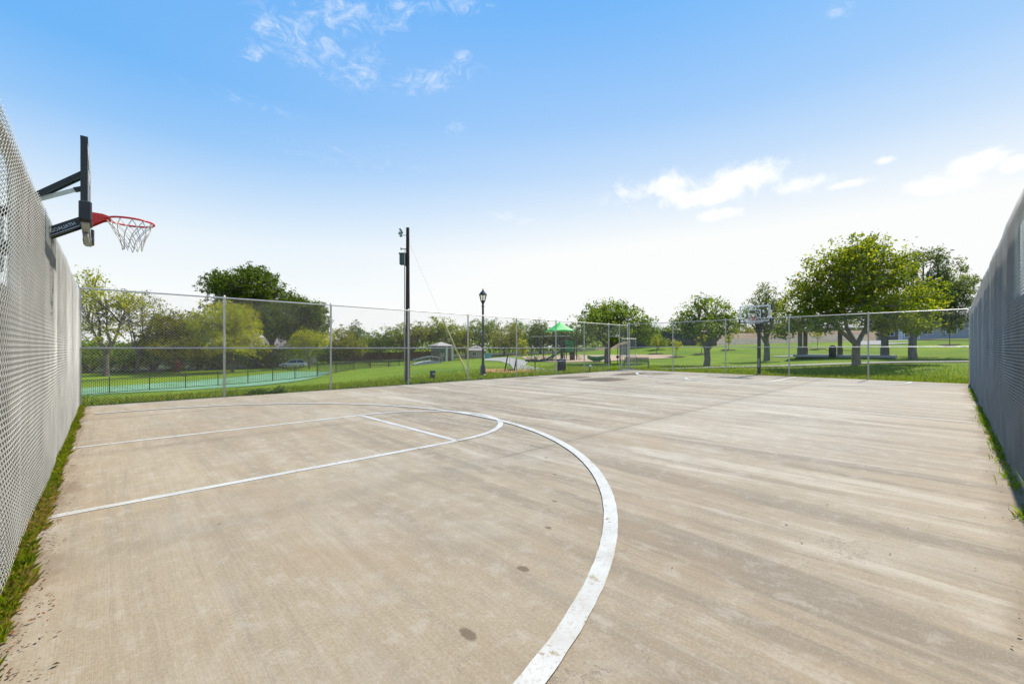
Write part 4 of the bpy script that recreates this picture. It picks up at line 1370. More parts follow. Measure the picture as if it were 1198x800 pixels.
# ------------------------------------------------------------------ park furniture
P0 = base(657, 26.8)
root = thing('litter_bin', 'square black slatted litter bin behind the fence below the canopy', 'bin', P0, face_cam(P0))
b = MB()
for k in range(9):
    for sx, sy, rz in ((0, -1, 0), (0, 1, 0), (-1, 0, 1), (1, 0, 1)):
        o_ = (k-4)*.056
        if rz:
            b.box(sx*.25, o_, .42, .02, .045, .70)
        else:
            b.box(o_, sy*.25, .42, .045, .02, .70)
b.box(0, 0, .42, .44, .44, .66)
b.build('body', 'black_plastic', root)
b = MB(); b.box(0, 0, .80, .56, .56, .06, 0, .015); b.lathe([(.20, .83), (.14, .86)], 16); b.build('lid', 'black_plastic', root)
b = MB(); b.box(0, -.266, .73, .40, .008, .05); b.build('label_strip', 'letter_white', root)
b = MB()
for sx in (-1, 1):
    for sy in (-1, 1):
        b.box(sx*.2, sy*.2, .035, .06, .06, .07)
b.build('foot', 'black_metal', root)

P0 = base(744, 29.5)
root = thing('park_bench', 'green mesh park bench seen through the open gate', 'bench', P0, face_cam(P0)+R(-8))
for nm, zc, yc_, hh, dd in (('seat', .45, -.05, .03, .42), ('backrest', .70, .20, .40, .03)):
    b = MB()
    if nm == 'seat':
        for k in range(9):
            b.box(0, -.26+k*.052, zc, 1.62, .036, .02)
        b.box(-.81, yc_, zc, .03, .46, .035); b.box(.81, yc_, zc, .03, .46, .035)
    else:
        for k in range(8):
            b.box(0, .16+.012*k, .52+k*.05, 1.62, .016, .036)
        for sx in (-1, 0, 1):
            b.beam((sx*.80, .16, .46), (sx*.80, .262, .90), .03, .03)
    b.build(nm, 'bench_green', root)
for sx in (-1, 1):
    b = MB(); b.tube([(sx*.84, -.28, 0), (sx*.84, -.28, .62), (sx*.84, .18, .64), (sx*.84, .24, .40), (sx*.84, .32, 0)], .022, 8)
    b.build('leg', 'bench_green', root, True)

P0 = base(597, 27.2)
root = thing('exercise_station', 'pair of leaning dark posts with a crossbar on the orange mulch', 'exercise station', P0, face_cam(P0))
for sx in (-.32, .28):
    b = MB(); b.beam((sx-.06, 0, -.1), (sx+.16, 0, 1.12), .085, .085); b.build('post', 'dark_wood', root)
b = MB(); b.tube([(-.17, 0, 1.08), (.46, 0, 1.10)], .03, 8); b.build('crossbar', 'brown_wood', root, True)
b = MB(); b.tube([(-.05, 0, 1.08), (-.06, 0, .35), (.1, 0, .30)], .014, 6); b.build('chain', 'grey_steel', root, True)
b = MB(); b.box(.02, .12, .16, .5, .3, .05, 0, .01); b.box(.02, .12, .06, .08, .08, .16); b.build('foot_board', 'dark_wood', root)

P0 = base(626, 27.4)
root = thing('marker_post', 'thin dark marker post beside the curved path', 'post', P0)
b = MB(); b.tube([(0, 0, -.1), (0, 0, .93)], .028, 8); b.build('shaft', 'black_metal', root, True)
b = MB(); b.lathe([(.05, .90), (.06, .94), (.055, 1.02), (.01, 1.05)], 10); b.build('cap', 'grey_steel', root, True)
P0 = base(690, 26.0)
root = thing('path_light', 'low mushroom path light behind the fence left of the gate', 'path light', P0)
b = MB(); b.tube([(0, 0, -.1), (0, 0, .36)], .03, 8); b.build('stem', 'black_metal', root, True)
b = MB(); b.lathe([(.10, .34), (.11, .38), (.10, .46), (.03, .50)], 12); b.build('hood', 'grey_steel', root, True)

# shade canopy over the playground
PC = base(655, 50)
root = thing('shade_canopy', 'bright green fabric shade canopy over the playground', 'canopy', PC, face_cam(PC)+R(25))
s_ = 50/F
zt_ = 1.5+(407-376)*s_-PC.z; ze = 1.5+(407-388)*s_-PC.z
N = 12; vs = []; fs = []
for i in range(N+1):
    for j in range(N+1):
        u_, v_ = i/N*2-1, j/N*2-1
        m_ = max(abs(u_), abs(v_)); e = 1-m_
        edge_sag = .12*(1-min(abs(u_), abs(v_))/max(m_, 1e-6))*m_
        vs.append((u_*1.55*(1-.08*(1-abs(v_))*abs(u_)), v_*1.4*(1-.08*(1-abs(u_))*abs(v_)), ze+(zt_-ze)*(e**1.15)+edge_sag))
for i in range(N):
    for j in range(N):
        k = i*(N+1)+j
        fs.append((k, k+1, k+N+2, k+N+1))
b = MB(); b.add(vs, fs); o = b.build('fabric', 'bright_green', root, True)
sm = o.modifiers.new('thickness', 'SOLIDIFY'); sm.thickness = .012
for sx, sy in ((-1, -1), (1, -1), (1, 1), (-1, 1)):
    b = MB(); b.tube([(sx*1.5, sy*1.35, -.2), (sx*1.5, sy*1.35, ze+.02)], .055, 10); b.build('post', 'dark_wood', root, True)
# play tower
PT = base(664, 49)
PTR = root = thing('play_tower', 'green playground tower with slide under the shade canopy', 'playground', PT, face_cam(PT)+R(20))
for sx, sy in ((-1, -1), (1, -1), (1, 1), (-1, 1)):
    b = MB(); b.tube([(sx*.6, sy*.6, -.2), (sx*.6, sy*.6, 2.6)], .06, 10); b.build('post', 'dark_wood', root, True)
b = MB(); b.box(0, 0, .95, 1.3, 1.3, .07, 0, .01); b.build('deck', 'dark_wood', root)
for cx_, cy_, w_, d_ in ((0, -.62, 1.05, .05), (.62, 0, .05, 1.05), (0, .62, 1.05, .05)):
    b = MB(); b.box(cx_, cy_, 1.35, w_, d_, .66, 0, .015); b.build('guard_panel', 'park_green', root)
b = MB(); b.box(.28, -.66, 1.95, .5, .05, .6, 0, .02); b.build('activity_panel', 'park_green', root)
b = MB()
for k in range(12):
    t0, t1 = k/12, (k+1)/12
    def sp(t):
        return Vector((-.6-1.9*t, -.1, .98*(1-t)**1.25+.12))
    p, q = sp(t0), sp(t1)
    for a_ in np.linspace(-1, 1, 7)[:-1]:
        a1 = a_+2/6
        f_ = lambda c, a: (c.x, c.y+.30*a, c.z+.18*a*a)
        b.add([f_(p, a_), f_(q, a_), f_(q, a1), f_(p, a1)], [(0, 1, 2, 3)])
o = b.build('slide', 'park_green', root, True); sm = o.modifiers.new('thickness', 'SOLIDIFY'); sm.thickness = .025
b = MB(); b.beam((-.6, -.62, 1.9), (.6, -.62, 1.9), .05, .05); b.box(-.3, -.64, 2.05, .5, .05, .5, 0, .02)
b.build('activity_panel', 'park_green', root)
b = MB()
for k in range(5):
    b.box(.95-.0*k+.16*k, .2, .86-.17*k, .20, .7, .05)
b.build('step', 'brown_wood', root)
for cx_, cy_, w_, d_, h0_, h1_ in ((-.64, .1, .05, .9, .1, 2.3), (.1, .66, 1.1, .05, .98, 2.3), (.3, -.70, .6, .05, .05, .92)):
    b = MB()
    n_ = 7
    for q_ in range(n_):
        t_ = (q_+.5)/n_-.5
        b.box(cx_+(t_*w_ if w_ > d_ else 0), cy_+(t_*d_ if d_ > w_ else 0), (h0_+h1_)/2, w_/n_*.8 if w_ > d_ else w_, d_/n_*.8 if d_ > w_ else d_, h1_-h0_)
    b.build('climber_panel', 'dark_wood', PTR)
# swing frame
PS = base(645, 60)
root = thing('swing_frame', 'pale steel swing frame behind the shade canopy', 'swing', PS, face_cam(PS))
b = MB(); b.tube([(-2.8, 0, 2.85), (2.6, 0, 2.95)], .032, 8); b.build('top_bar', 'galvanised', root, True)
for x in (-2.8, 2.6):
    for sy in (-1, 1):
        b = MB(); b.tube([(x, 0, 2.88), (x, sy*1.1, -.1)], .03, 8); b.build('leg', 'utility_dark', root, True)
for x in (-1.5, 1.2):
    b = MB(); b.tube([(x-.22, 0, 2.86), (x-.2, 0, .55)], .012, 5); b.tube([(x+.22, 0, 2.86), (x+.2, 0, .55)], .012, 5)
    o = b.build('chain', 'grey_steel', root, True)
    b = MB(); b.box(x, 0, .53, .46, .2, .04, 0, .01); b.build('seat', 'rubber', o)
# green rocker
PB = base(698, 43)
root = thing('boat_rocker', 'green boat shaped rocker on the mulch left of the oak trunk', 'playground rocker', PB, face_cam(PB))
b = MB(); n = 16; ring = 9
vs = []; fs = []
for i in range(n+1):
    t = i/n*2-1
    w_ = .42*(1-abs(t)**2.6)+.03
    top = .56+.16*abs(t)**1.6; bot = .10+.30*abs(t)**2.2
    for k in range(ring):
        a_ = math.pi*k/(ring-1)
        vs.append((t*.92, -math.cos(a_)*w_, top-(top-bot)*math.sin(a_)**.7))
for i in range(n):
    for k in range(ring-1):
        fs.append((i*ring+k, (i+1)*ring+k, (i+1)*ring+k+1, i*ring+k+1))
b.add(vs, fs); o = b.build('hull', 'park_green', root, True); sm = o.modifiers.new('thickness', 'SOLIDIFY'); sm.thickness = .03
for x in (-.38, .30):
    b = MB(); b.box(x, 0, .46, .22, .62, .05, 0, .01); b.build('seat', 'white_paint', root)
b = MB(); b.tube([(-.3, 0, -.1), (-.3, 0, .2)], .07, 10); b.tube([(.3, 0, -.1), (.3, 0, .2)], .07, 10); b.build('spring', 'grey_steel', root, True)
# notice board and posts by the gate
PN = base(729.5, 40)
root = thing('notice_board', 'grey notice panel on two dark posts seen through the gate', 'sign', PN, face_cam(PN))
b = MB(); b.box(0, 0, 1.25, .50, .05, .9, 0, .01); b.build('panel', 'grey_steel', root)
for sx in (-.28, .28):
    b = MB(); b.tube([(sx, .0, -.1), (sx, 0, 1.75)], .035, 8); b.build('post', 'dark_wood', root, True)
PN = base(722.5, 40)
root = thing('pet_station', 'slim dark dispenser post beside the notice panel', 'dispenser post', PN, face_cam(PN))
b = MB(); b.tube([(0, 0, -.1), (0, 0, 1.55)], .03, 8); b.build('post', 'black_metal', root, True)
b = MB(); b.box(0, -.06, .62, .26, .16, .2, 0, .015); b.build('box', 'black_plastic', root)
# flower bed rocks
for k, (px, z, w_, h_) in enumerate(((620, 50, 1.0, .55), (628, 51, 1.2, .7), (636, 52, 1.2, .75), (645, 51, 1.1, .6))):
    shrub('bed_shrub', 'low pale shrub in the mulch bed left of the play tower', px, z, w_, h_, 'leaf_grey', .10, 'low shrubs in the mulch bed', 260)
PK = base(634, 47.5)
b = MB()
for k in range(7):
    cx_ = (k-3)*.52; hgt = .28+.1*rng.uniform(-1, 1)
    b.lathe([(.30, -.1), (.34, .05), (.28, hgt*.8), (.12, hgt), (.02, hgt*1.02)], 7, (cx_, .1*rng.normal(), 0))
root = thing('rock_edging', 'row of dark reddish rocks edging the mulch bed', 'rocks', PK, face_cam(PK)); b.build('rock', 'dark_wood', root)
PK = base(571, 66)
root = thing('storage_bin', 'small teal storage bin beyond the lamp post', 'storage bin', PK, face_cam(PK))
b = MB(); b.box(0, 0, .38, .95, .6, .62, 0, .06); b.build('body', 'teal_plastic', root)
b = MB(); b.box(0, 0, .74, 1.02, .68, .12, 0, .04); b.build('lid', 'teal_plastic', root)
b = MB(); b.tube([(-.3, -.2, .1), (-.3, .2, .1)], .1, 10); b.tube([(.3, -.2, .1), (.3, .2, .1)], .1, 10); b.build('wheel', 'rubber', root, True)


def picnic_table(label, px, z, rz, L=2.2, mat='brown_wood', group=None):
    p = base(px, z)
    root = thing('picnic_table', label, 'picnic table', p, face_cam(p)+rz, group)
    b = MB()
    for k in range(5):
        b.box(0, (k-2)*.15, .76, L, .135, .045, 0, .006)
    b.build('tabletop', mat, root)
    for sy in (-1, 1):
        b = MB(); b.box(0, sy*.68, .45, L, .13, .045, 0, .006); b.box(0, sy*.82, .45, L, .13, .045, 0, .006); b.build('bench', mat, root)
    for sx in (-1, 1):
        b = MB(); x = sx*(L/2-.4)
        b.beam((x, -.25, .74), (x, -.62, -.03), .07, .07); b.beam((x, .25, .74), (x, .62, -.03), .07, .07); b.beam((x, -.85, .40), (x, .85, .40), .05, .08)
        b.build('leg', mat, root)
    return root


picnic_table('long dark picnic table on the grass left of the wooden pole', 444, 62, R(5), 3.4, 'dark_wood')
# pavilion at the right
PV = base(985, 41)
root = thing('pavilion', 'open picnic pavilion with stone piers half hidden by the largest tree', 'pavilion', PV, face_cam(PV))
pw = 6.8
for px_, dy_ in ((-3.25, -1.6), (-.15, 1.6), (2.95, -1.6), (3.3, 1.6), (-3.0, 1.6), (.1, -1.6)):
    if (px_, dy_) == (.1, -1.6):
        continue
    b = MB(); b.box(px_, dy_, 1.25, .36, .36, 2.9, 0, .02); b.box(px_, dy_, .35, .46, .46, .9, 0, .03); b.build('pier', 'pier_stone', root)
b = MB(); b.box(0, 0, .02, pw+.8, 4.4, .2); b.build('slab', 'grey_concrete', root)
b = MB()
rw, rd, z0_ = pw/2+.5, 2.4, 2.66
b.add([(-rw, -rd, z0_), (rw, -rd, z0_), (rw, rd, z0_), (-rw, rd, z0_), (-rw+2.2, 0, z0_+1.15), (rw-2.2, 0, z0_+1.15), (-rw, -rd, z0_-.14), (rw, -rd, z0_-.14), (rw, rd, z0_-.14), (-rw, rd, z0_-.14)],
      [(0, 1, 5, 4), (1, 2, 5), (2, 3, 4, 5), (3, 0, 4), (6, 7, 1, 0), (7, 8, 2, 1), (8, 9, 3, 2), (9, 6, 0, 3), (9, 8, 7, 6)])
b.build('roof', 'roof_light', root)
picnic_table('picnic table standing under the stone pier pavilion', 985, 40.6, R(3), 2.4, 'dark_wood')
for o in COL.objects:
    if o.name.startswith('picnic_table') and 'pavilion' in o.get('label', ''):
        o.location.z += .12
PB2 = base(974, 39.6)
root = thing('litter_bin', 'round dark litter bin beside the pavilion picnic table', 'bin', PB2+Vector((0, 0, .1)))
b = MB(); b.lathe([(.26, 0), (.29, .05), (.29, .80), (.30, .84)], 16); b.build('body', 'black_plastic', root, True)
b = MB(); b.lathe([(.31, .84), (.29, .95), (.18, 1.06), (.03, 1.1)], 16); b.build('lid', 'utility_dark', root, True)


# ------------------------------------------------------------------ far fences, buildings, cars
def board_fence(label, pts, hgt, mat, gap=.012, bw=.14, rail=False, name='wooden_fence'):
    PPf = [base(*q) for q in pts]
    root = thing(name, label, 'fence', PPf[0])
    for i in range(len(PPf)-1):
        p, q = PPf[i], PPf[i+1]
        b = MB(); L = (q-p).length; n = max(2, int(L/(bw+gap)))
        d = (q-p).normalized(); rz = math.atan2(d.y, d.x)
        for k in range(n):
            c = p.lerp(q, (k+.5)/n)
            b.box(c.x, c.y, c.z+hgt/2-.05, bw, .022, hgt+.04*rng.uniform(-1, 1), rz)
        for zf in (.3, hgt-.3):
            nv = Vector((-d.y, d.x, 0))*.04
            b.beam(p+nv+Vector((0, 0, zf)), q+nv+Vector((0, 0, zf)), .04, .09)
        b.build('board_panel', mat, root, False, True)
    for p in PPf:
        b = MB(); b.box(p.x, p.y, p.z+hgt/2, .12, .12, hgt+.15); b.build('post', mat, root, False, True)
    return root


board_fence('reddish brown wooden fence running below the distant trees', [(372, 98), (395, 100), (420, 102), (450, 104), (480, 106), (512, 108)], 1.9, 'red_fence_wood')
board_fence('tall dark wooden fence beyond the lawn right of the gate', [(738, 72), (760, 72), (785, 72), (810, 72), (838, 72)], 2.5, 'dark_fence_wood')
PPf = [base(px, 80) for px in (770, 800, 830, 860, 890, 920, 950, 980, 1010)]
root = thing('rail_fence', 'pale post and rail fence along the top of the far lawn', 'fence', PPf[0])
for i, p in enumerate(PPf):
    b = MB(); b.box(p.x, p.y, p.z+.6, .12, .12, 1.4); b.build('post', 'white_trim', root, False, True)
    if i:
        q = PPf[i-1]
        b = MB()
        for zf in (.35, .75, 1.12):
            b.beam(q+Vector((0, 0, zf)), p+Vector((0, 0, zf)), .04, .13)
        b.build('rail', 'white_trim', root, False, True)


def house(label, px, z, w, d, h, rh, wall, roofm, wins, rz=0, name='house', door=None, over=.4, gable=True, cat='house', trim='white_trim'):
    p = base(px, z)
    root = thing(name, label, cat, p, face_cam(p)+rz)
    b = MB(); b.box(0, 0, h/2-.3, w, d, h+.6); b.build('wall', wall, root)
    b = MB(); W, D = w/2+over, d/2+over
    if gable:
        b.add([(-W, -D, h), (W, -D, h), (W, 0, h+rh), (-W, 0, h+rh), (W, D, h), (-W, D, h), (-W, -D, h-.15), (W, -D, h-.15), (W, D, h-.15), (-W, D, h-.15)],
              [(0, 1, 2, 3), (3, 2, 4, 5), (1, 4, 2), (0, 3, 5), (6, 7, 1, 0), (7, 8, 4, 1), (8, 9, 5, 4), (9, 6, 0, 5), (9, 8, 7, 6)])
    else:
        k = min(W, D)*.85
        b.add([(-W, -D, h), (W, -D, h), (W, D, h), (-W, D, h), (-W+k, 0, h+rh), (W-k, 0, h+rh), (-W, -D, h-.15), (W, -D, h-.15), (W, D, h-.15), (-W, D, h-.15)],
              [(0, 1, 5, 4), (1, 2, 5), (2, 3, 4, 5), (3, 0, 4), (6, 7, 1, 0), (7, 8, 2, 1), (8, 9, 3, 2), (9, 6, 0, 3), (9, 8, 7, 6)])
    b.build('roof', roofm, root)
    for wx, wz, ww, wh in wins:
        b = MB(); y = -d/2
        b.box(wx, y-.02, wz+wh/2+.05, ww+.2, .10, .10); b.box(wx, y-.02, wz-wh/2-.05, ww+.2, .12, .10)
        b.box(wx-ww/2-.05, y-.02, wz, .10, .10, wh); b.box(wx+ww/2+.05, y-.02, wz, .10, .10, wh); b.box(wx, y-.02, wz, .05, .08, wh)
        f = b.build('window', trim, root)
        b = MB(); b.box(wx, y-.012, wz, ww, .03, wh); b.build('pane', 'window_dark', f)
    if door:
        dx, dw, dh = door
        b = MB(); b.box(dx, -d/2-.02, dh/2, dw, .08, dh); o = b.build('door', trim, root)
        b = MB(); b.lathe([(.05, 0), (.05, .05)], 8, (dx+dw*.35, -d/2-.08, dh*.48)); b.build('handle', 'grey_steel', o)
    return root


house('dark house with white windows half hidden behind the yellow green tree', 296, 90, 13, 8, 3.2, 2.6, 'hut_brick', 'roof_shingle',
      [(-4.2, 1.9, 1.2, 1.3), (-1.2, 1.9, 1.2, 1.3), (2.4, 1.9, 1.6, 1.8), (4.8, 1.9, 1.0, 1.5)], R(10), door=(.7, 1.0, 2.1))
r0 = house('small brick hut with shallow hip roof and cream corner columns', 516, 92, 3.2, 3.2, 3.35, .8, 'hut_brick', 'roof_light',
           [(-.55, 1.9, .5, 1.3)], R(28), name='park_hut', gable=False, cat='hut', over=.5, trim='cream_trim')
b = MB(); b.box(-1.0, -1.72, 2.55, 2.0, .16, 1.3); b.build('fascia_panel', 'box_green', r0)
for x, y in ((1.75, -1.75), (1.75, .1), (.35, -1.75)):
    b = MB(); b.box(x, y, 1.5, .42, .42, 3.4, 0, .02); b.build('column', 'cream_trim', r0)
house('low pale roofed building beyond the lamp post', 557, 100, 3.8, 4, 1.8, 1.1, 'tan_stucco', 'roof_light', [(0, 1.0, .8, .8)], R(-12), gable=False)
house('pale grey house with white panels at the right end of the lawn', 1106, 72, 9.5, 7, 2.9, 1.5, 'grey_siding', 'roof_shingle',
      [(-4.2, 1.4, .5, 2.0), (-1.6, 1.5, 1.2, 1.2), (1.2, 1.5, 1.2, 1.2), (3.6, 1.5, .9, 1.2)], R(-8), door=(-3.0, .9, 2.1))
house('brown house left of the pale grey house behind the right trees', 1052, 84, 6.5, 6, 2.9, 1.6, 'hut_brick', 'roof_shingle',
      [(-1.6, 1.5, 1.0, 1.2), (1.4, 1.5, 1.4, 1.3)], R(6), door=(0, .95, 2.1))
house('tan house up the bare bank behind the far hoop', 925, 128, 12, 8, 2.8, 1.9, 'tan_stucco', 'roof_light',
      [(-3.4, 1.5, 1.2, 1.2), (0, 1.5, 1.4, 1.3), (3.4, 1.5, 1.2, 1.2)], R(4))
for o in COL.objects:
    if o.get('label', '').startswith('tan house'):
        o.location.z += 2.6

# grey ramp with handrails right of the wooden pole
PR = base(500, 70)
root = thing('footbridge', 'short grey footbridge with slanting handrails right of the wooden pole', 'footbridge', PR, face_cam(PR)+R(18))
b = MB(); b.prism([(-2.4, -.2), (2.4, -.2), (2.4, .35), (.6, .62), (-.8, .45), (-2.4, .05)], (0, -.7, 0), (1, 0, 0), (0, 0, 1), (0, 1, 0), 1.4); b.build('deck', 'grey_concrete', root)
for sy in (-.68, .68):
    b = MB()
    b.tube([(-2.3, sy, .65), (-.8, sy, 1.1), (.6, sy, 1.3), (2.3, sy, 1.0)], .04, 8)
    for x, z_, zd in ((-2.3, .65, 0), (-.8, 1.1, .4), (.6, 1.3, .55), (2.3, 1.0, .3)):
        b.tube([(x, sy, zd), (x, sy, z_)], .035, 8)
    b.build('handrail', 'grey_steel', root, True)


def car(label, px, z, rz, paint):
    p = base(px, z)
    root = thing('parked_car', label, 'car', p, face_cam(p)+rz)
    # stations along the body: x, half width, sill, belt line
    sec = [(-2.25, .62, .42, .70), (-2.15, .78, .30, .82), (-1.6, .87, .24, .90), (-.5, .89, .22, .93), (.7, .89, .22, .92), (1.5, .87, .24, .86), (2.05, .78, .30, .72), (2.22, .60, .42, .62)]
    vs = []; fs = []; n = 10
    for x, w_, lo, hi in sec:
        ring = [(-w_*.9, lo), (-w_, lo+.12), (-w_, hi-.14), (-w_*.94, hi-.03), (-w_*.6, hi), (w_*.6, hi), (w_*.94, hi-.03), (w_, hi-.14), (w_, lo+.12), (w_*.9, lo)]
        vs += [(x, y, z_) for y, z_ in ring]
    for i in range(len(sec)-1):
        for k in range(n):
            j = (k+1) % n
            fs.append((i*n+k, i*n+j, i*n+n+j, i*n+n+k))
    fs.append(tuple(range(n))); fs.append(tuple(range((len(sec)-1)*n, len(sec)*n)))
    b = MB(); b.add(vs, fs); b.build('body', paint, root, True)
    b = MB()
    lo = [(-1.95, .78), (1.15, .80)]; hi = [(-1.45, .60), (.25, .60)]
    b.add([(lo[0][0], -lo[0][1], .88), (lo[1][0], -lo[1][1], .88), (lo[1][0], lo[1][1], .88), (lo[0][0], lo[0][1], .88),
           (hi[0][0], -hi[0][1], 1.42), (hi[1][0], -hi[1][1], 1.42), (hi[1][0], hi[1][1], 1.42), (hi[0][0], hi[0][1], 1.42)],
          [(0, 1, 5, 4), (1, 2, 6, 5), (2, 3, 7, 6), (3, 0, 4, 7)])
    b.build('window', 'window_dark', root)
    b = MB(); b.box((hi[0][0]+hi[1][0])/2, 0, 1.445, 1.78, 1.24, .06, 0, .03)
    for sy in (-1, 1):
        b.beam((-1.47, sy*.605, 1.43), (-1.96, sy*.785, .88), .06, .06); b.beam((.27, sy*.605, 1.43), (1.16, sy*.805, .88), .06, .06); b.beam((-.55, sy*.606, 1.43), (-.55, sy*.80, .88), .07, .05)
    b.build('roof', paint, root)
    for x in (-1.38, 1.38):
        for sy in (-1, 1):
            b = MB(); c = [(x, sy*.70, .33), (x, sy*.90, .33)]; b.tube(c, .33, 18)
            t = b.build('wheel', 'tyre', root, True)
            b = MB(); b.tube([(x, sy*.88, .33), (x, sy*.912, .33)], .20, 14); b.build('rim', 'galvanised', t, True)
    for sy in (-1, 1):
        b = MB(); b.box(2.12, sy*.56, .62, .12, .30, .12, 0, .02); b.build('headlight', 'white_trim', root)
        b = MB(); b.box(-2.17, sy*.62, .70, .10, .24, .12, 0, .02); b.build('tail_light', 'rim_red', root)
    b = MB()
    for x, y in ((2.20, 0), (-2.24, 0)):
        b.box(x, y, .45, .10, 1.35, .16, 0, .03)
    b.build('bumper', paint, root)
    return root


car('silver hatchback parked under the trees beyond the turquoise ground', 343, 76, R(182), 'silver_car')
car('dark blue car parked behind the reddish brown fence', 442, 108, R(170), 'blue_car')

# ------------------------------------------------------------------ sky, sun, camera
SUN_EL, SUN_DIR = R(50), Vector((.999, -.03))
w = bpy.data.worlds.new('World'); S.world = w; w.use_nodes = True
nt = NT(w.node_tree)
bg = w.node_tree.nodes['Background']
sky = nt.n('ShaderNodeTexSky', sky_type='NISHITA')
sky.sun_disc = False
sky.sun_elevation = SUN_EL
sky.sun_rotation = math.atan2(SUN_DIR.x, SUN_DIR.y)
sky.altitude = 100; sky.air_density = 1.0; sky.dust_density = .08; sky.ozone_density = 1.6
dirv = nt.n('ShaderNodeTexCoord').outputs['Generated']


def dot(v, c):
    nd = nt.n('ShaderNodeVectorMath', operation='DOT_PRODUCT'); nt.t.links.new(v, nd.inputs[0]); nd.inputs[1].default_value = c
    return nd.outputs['Value']


def cloud_lobe(px, py, sx, sy, tilt=0, wt=1.0):
    d = (FW+RT*((px-CX)/F)+Vector((0, 0, (HY-py)/F))).normalized()
    r_ = Vector((d.y, -d.x, 0)).normalized(); u_ = r_.cross(d).normalized()
    c_, s_ = math.cos(tilt), math.sin(tilt)
    a_ = r_*c_+u_*s_; b_ = u_*c_-r_*s_
    k = 1/math.sqrt(1+((px-CX)/F)**2+((HY-py)/F)**2)
    A = nt.math('MULTIPLY', dot(dirv, a_), F/(sx*k)); B = nt.math('MULTIPLY', dot(dirv, b_), F/(sy*k))
    e = nt.math('ADD', nt.math('MULTIPLY', A, A), nt.math('MULTIPLY', B, B))
    front = nt.math('GREATER_THAN', dot(dirv, d), 0.0)
    return nt.math('MULTIPLY', nt.math('POWER', 2.718, nt.math('MULTIPLY', e, -1.0)), nt.math('MULTIPLY', front, wt))


def total(ls):
    t = ls[0]
    for q in ls[1:]:
        t = nt.math('MAXIMUM', t, q)
    return t


cum = total([cloud_lobe(*a) for a in ((868, 212, 62, 23, -.05), (765, 221, 52, 17, .05), (820, 229, 76, 13, 0), (930, 216, 36, 12, 0),
                                     (1135, 193, 32, 12, .1), (1092, 216, 34, 12, -.1), (1035, 187, 16, 6, -.2), (995, 215, 24, 6, 0),
                                     (1188, 190, 14, 10, .2), (845, 250, 26, 8, 0))])
wsp = total([cloud_lobe(*a) for a in ((362, 48, 52, 34, -.3), (425, 78, 36, 20, .8), (470, 14, 44, 20, .5), (505, 93, 60, 14, .25), (400, 20, 60, 22, .2), (540, 5, 40, 12, 0), (300, 62, 18, 10, .5), (310, 30, 26, 10, .9),
                                     (290, 118, 80, 8, -.05, .5), (360, 168, 90, 8, 0, .42), (540, 68, 14, 10, .6), (532, 150, 14, 9, 0), (985, 12, 18, 8, -.2), (600, 255, 30, 8, -.1), (430, 190, 120, 12, .0, .4))])
nz1 = nt.noise(dirv, 15.0, 9, .66, .35)
nz2 = nt.noise(nt.scl(dirv, (1, 1, 1.8)), 24.0, 10, .72, 1.1)
cm = nt.smooth(nt.math('ADD', cum, nt.math('MULTIPLY', nt.math('SUBTRACT', nz1, .5), 2.9)), .22, 1.2)
wm = nt.math('MULTIPLY', nt.smooth(nt.math('ADD', nt.math('MULTIPLY', wsp, .75), nt.math('MULTIPLY', nt.math('SUBTRACT', nz2, .5), 4.2)), .15, 2.0), .58)
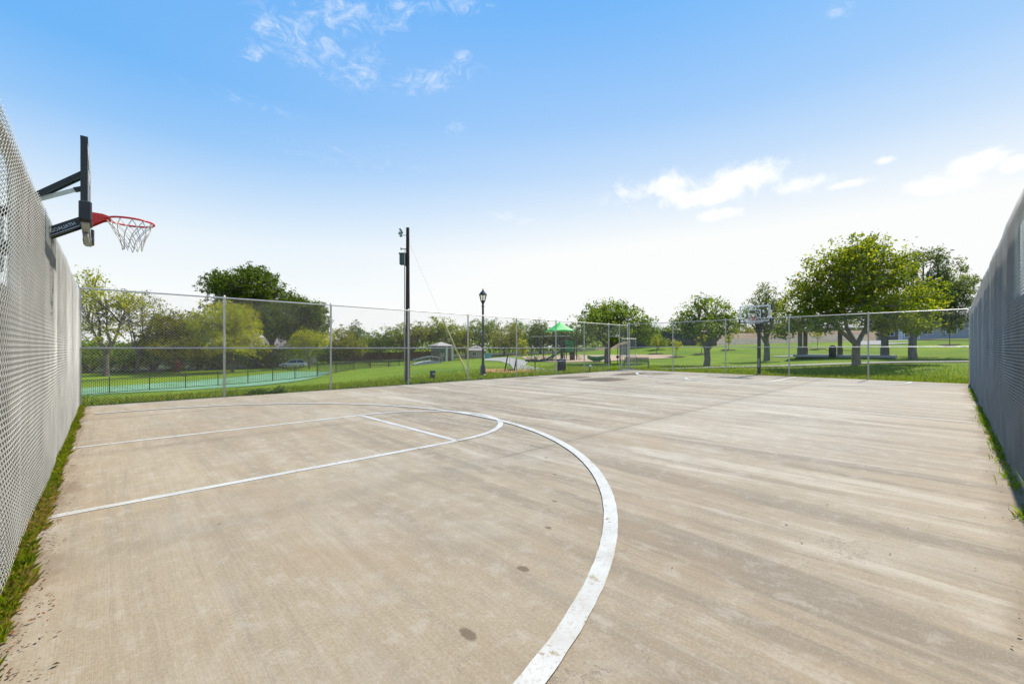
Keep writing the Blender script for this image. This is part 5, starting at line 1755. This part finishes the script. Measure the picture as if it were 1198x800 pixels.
# multiply by the lobes so that nothing appears away from the clouds
cm = nt.math('MULTIPLY', cm, nt.smooth(cum, .02, .5))
wm = nt.math('MULTIPLY', wm, nt.smooth(wsp, .0, .7))
cm = nt.math('MAXIMUM', cm, wm)
sep = nt.n('ShaderNodeSeparateXYZ'); nt.t.links.new(dirv, sep.inputs[0])
el = sep.outputs[2]
sc_ = nt.n('ShaderNodeSeparateColor'); nt.t.links.new(sky.outputs[0], sc_.inputs[0])
gain = nt.math('DIVIDE', 3.35, nt.math('ADD', nt.math('MULTIPLY', sc_.outputs[2], .92), .30))      # even out the sun side
gv = nt.n('ShaderNodeCombineColor')
for q_, t_ in enumerate((.40, .85, 1.0)):
    nt.t.links.new(nt.math('MULTIPLY', nt.math('MULTIPLY', sc_.outputs[q_], gain), t_), gv.inputs[q_])
veil = nt.ramp(el, [(0.0, (1.0,)*3), (.10, (.97,)*3), (.21, (.80,)*3), (.30, (.46,)*3), (.37, (.21,)*3), (.46, (.05,)*3), (.62, (.02,)*3)])   # thin high haze, denser low down
sdv = Vector((SUN_DIR.x*math.cos(SUN_EL), SUN_DIR.y*math.cos(SUN_EL), math.sin(SUN_EL)))
veil = nt.math('ADD', veil, nt.math('MULTIPLY', nt.math('MULTIPLY', nt.smooth(dot(dirv, sdv), .25, .85), .30), nt.smooth(el, .72, .34)), True)
air = nt.mix(veil, gv.outputs[0], (3.48, 3.54, 3.52))
colr = nt.mix(cm, air, (3.9, 3.9, 3.9))
nt.t.links.new(colr, bg.inputs['Color'])
bg.inputs['Strength'].default_value = .15

sl = bpy.data.lights.new('sun', 'SUN'); sl.energy = 3.6; sl.angle = R(.53); sl.color = (1, .955, .88)
so = bpy.data.objects.new('sun', sl); COL.objects.link(so)
sd = Vector((SUN_DIR.x*math.cos(SUN_EL), SUN_DIR.y*math.cos(SUN_EL), math.sin(SUN_EL)))
so.rotation_euler = sd.to_track_quat('Z', 'Y').to_euler(); so.location = sd*60

cam = bpy.data.cameras.new('camera'); co_ = bpy.data.objects.new('camera', cam); COL.objects.link(co_)
cam.sensor_width = 36; cam.lens = F/1198*36; cam.clip_start = .05; cam.clip_end = 6000
cam.shift_y = 7/1198
co_.location = (0, 0, H); co_.rotation_euler = (R(90), 0, -math.atan2(FW.x, FW.y))
S.camera = co_
vs_ = S.view_settings
vs_.view_transform = 'Standard'; vs_.look = 'None'; vs_.exposure = .9; vs_.gamma = 1; vs_.use_curve_mapping = False
S.cycles.max_bounces = 6; S.cycles.transparent_max_bounces = 12
S.cycles.use_denoising = True
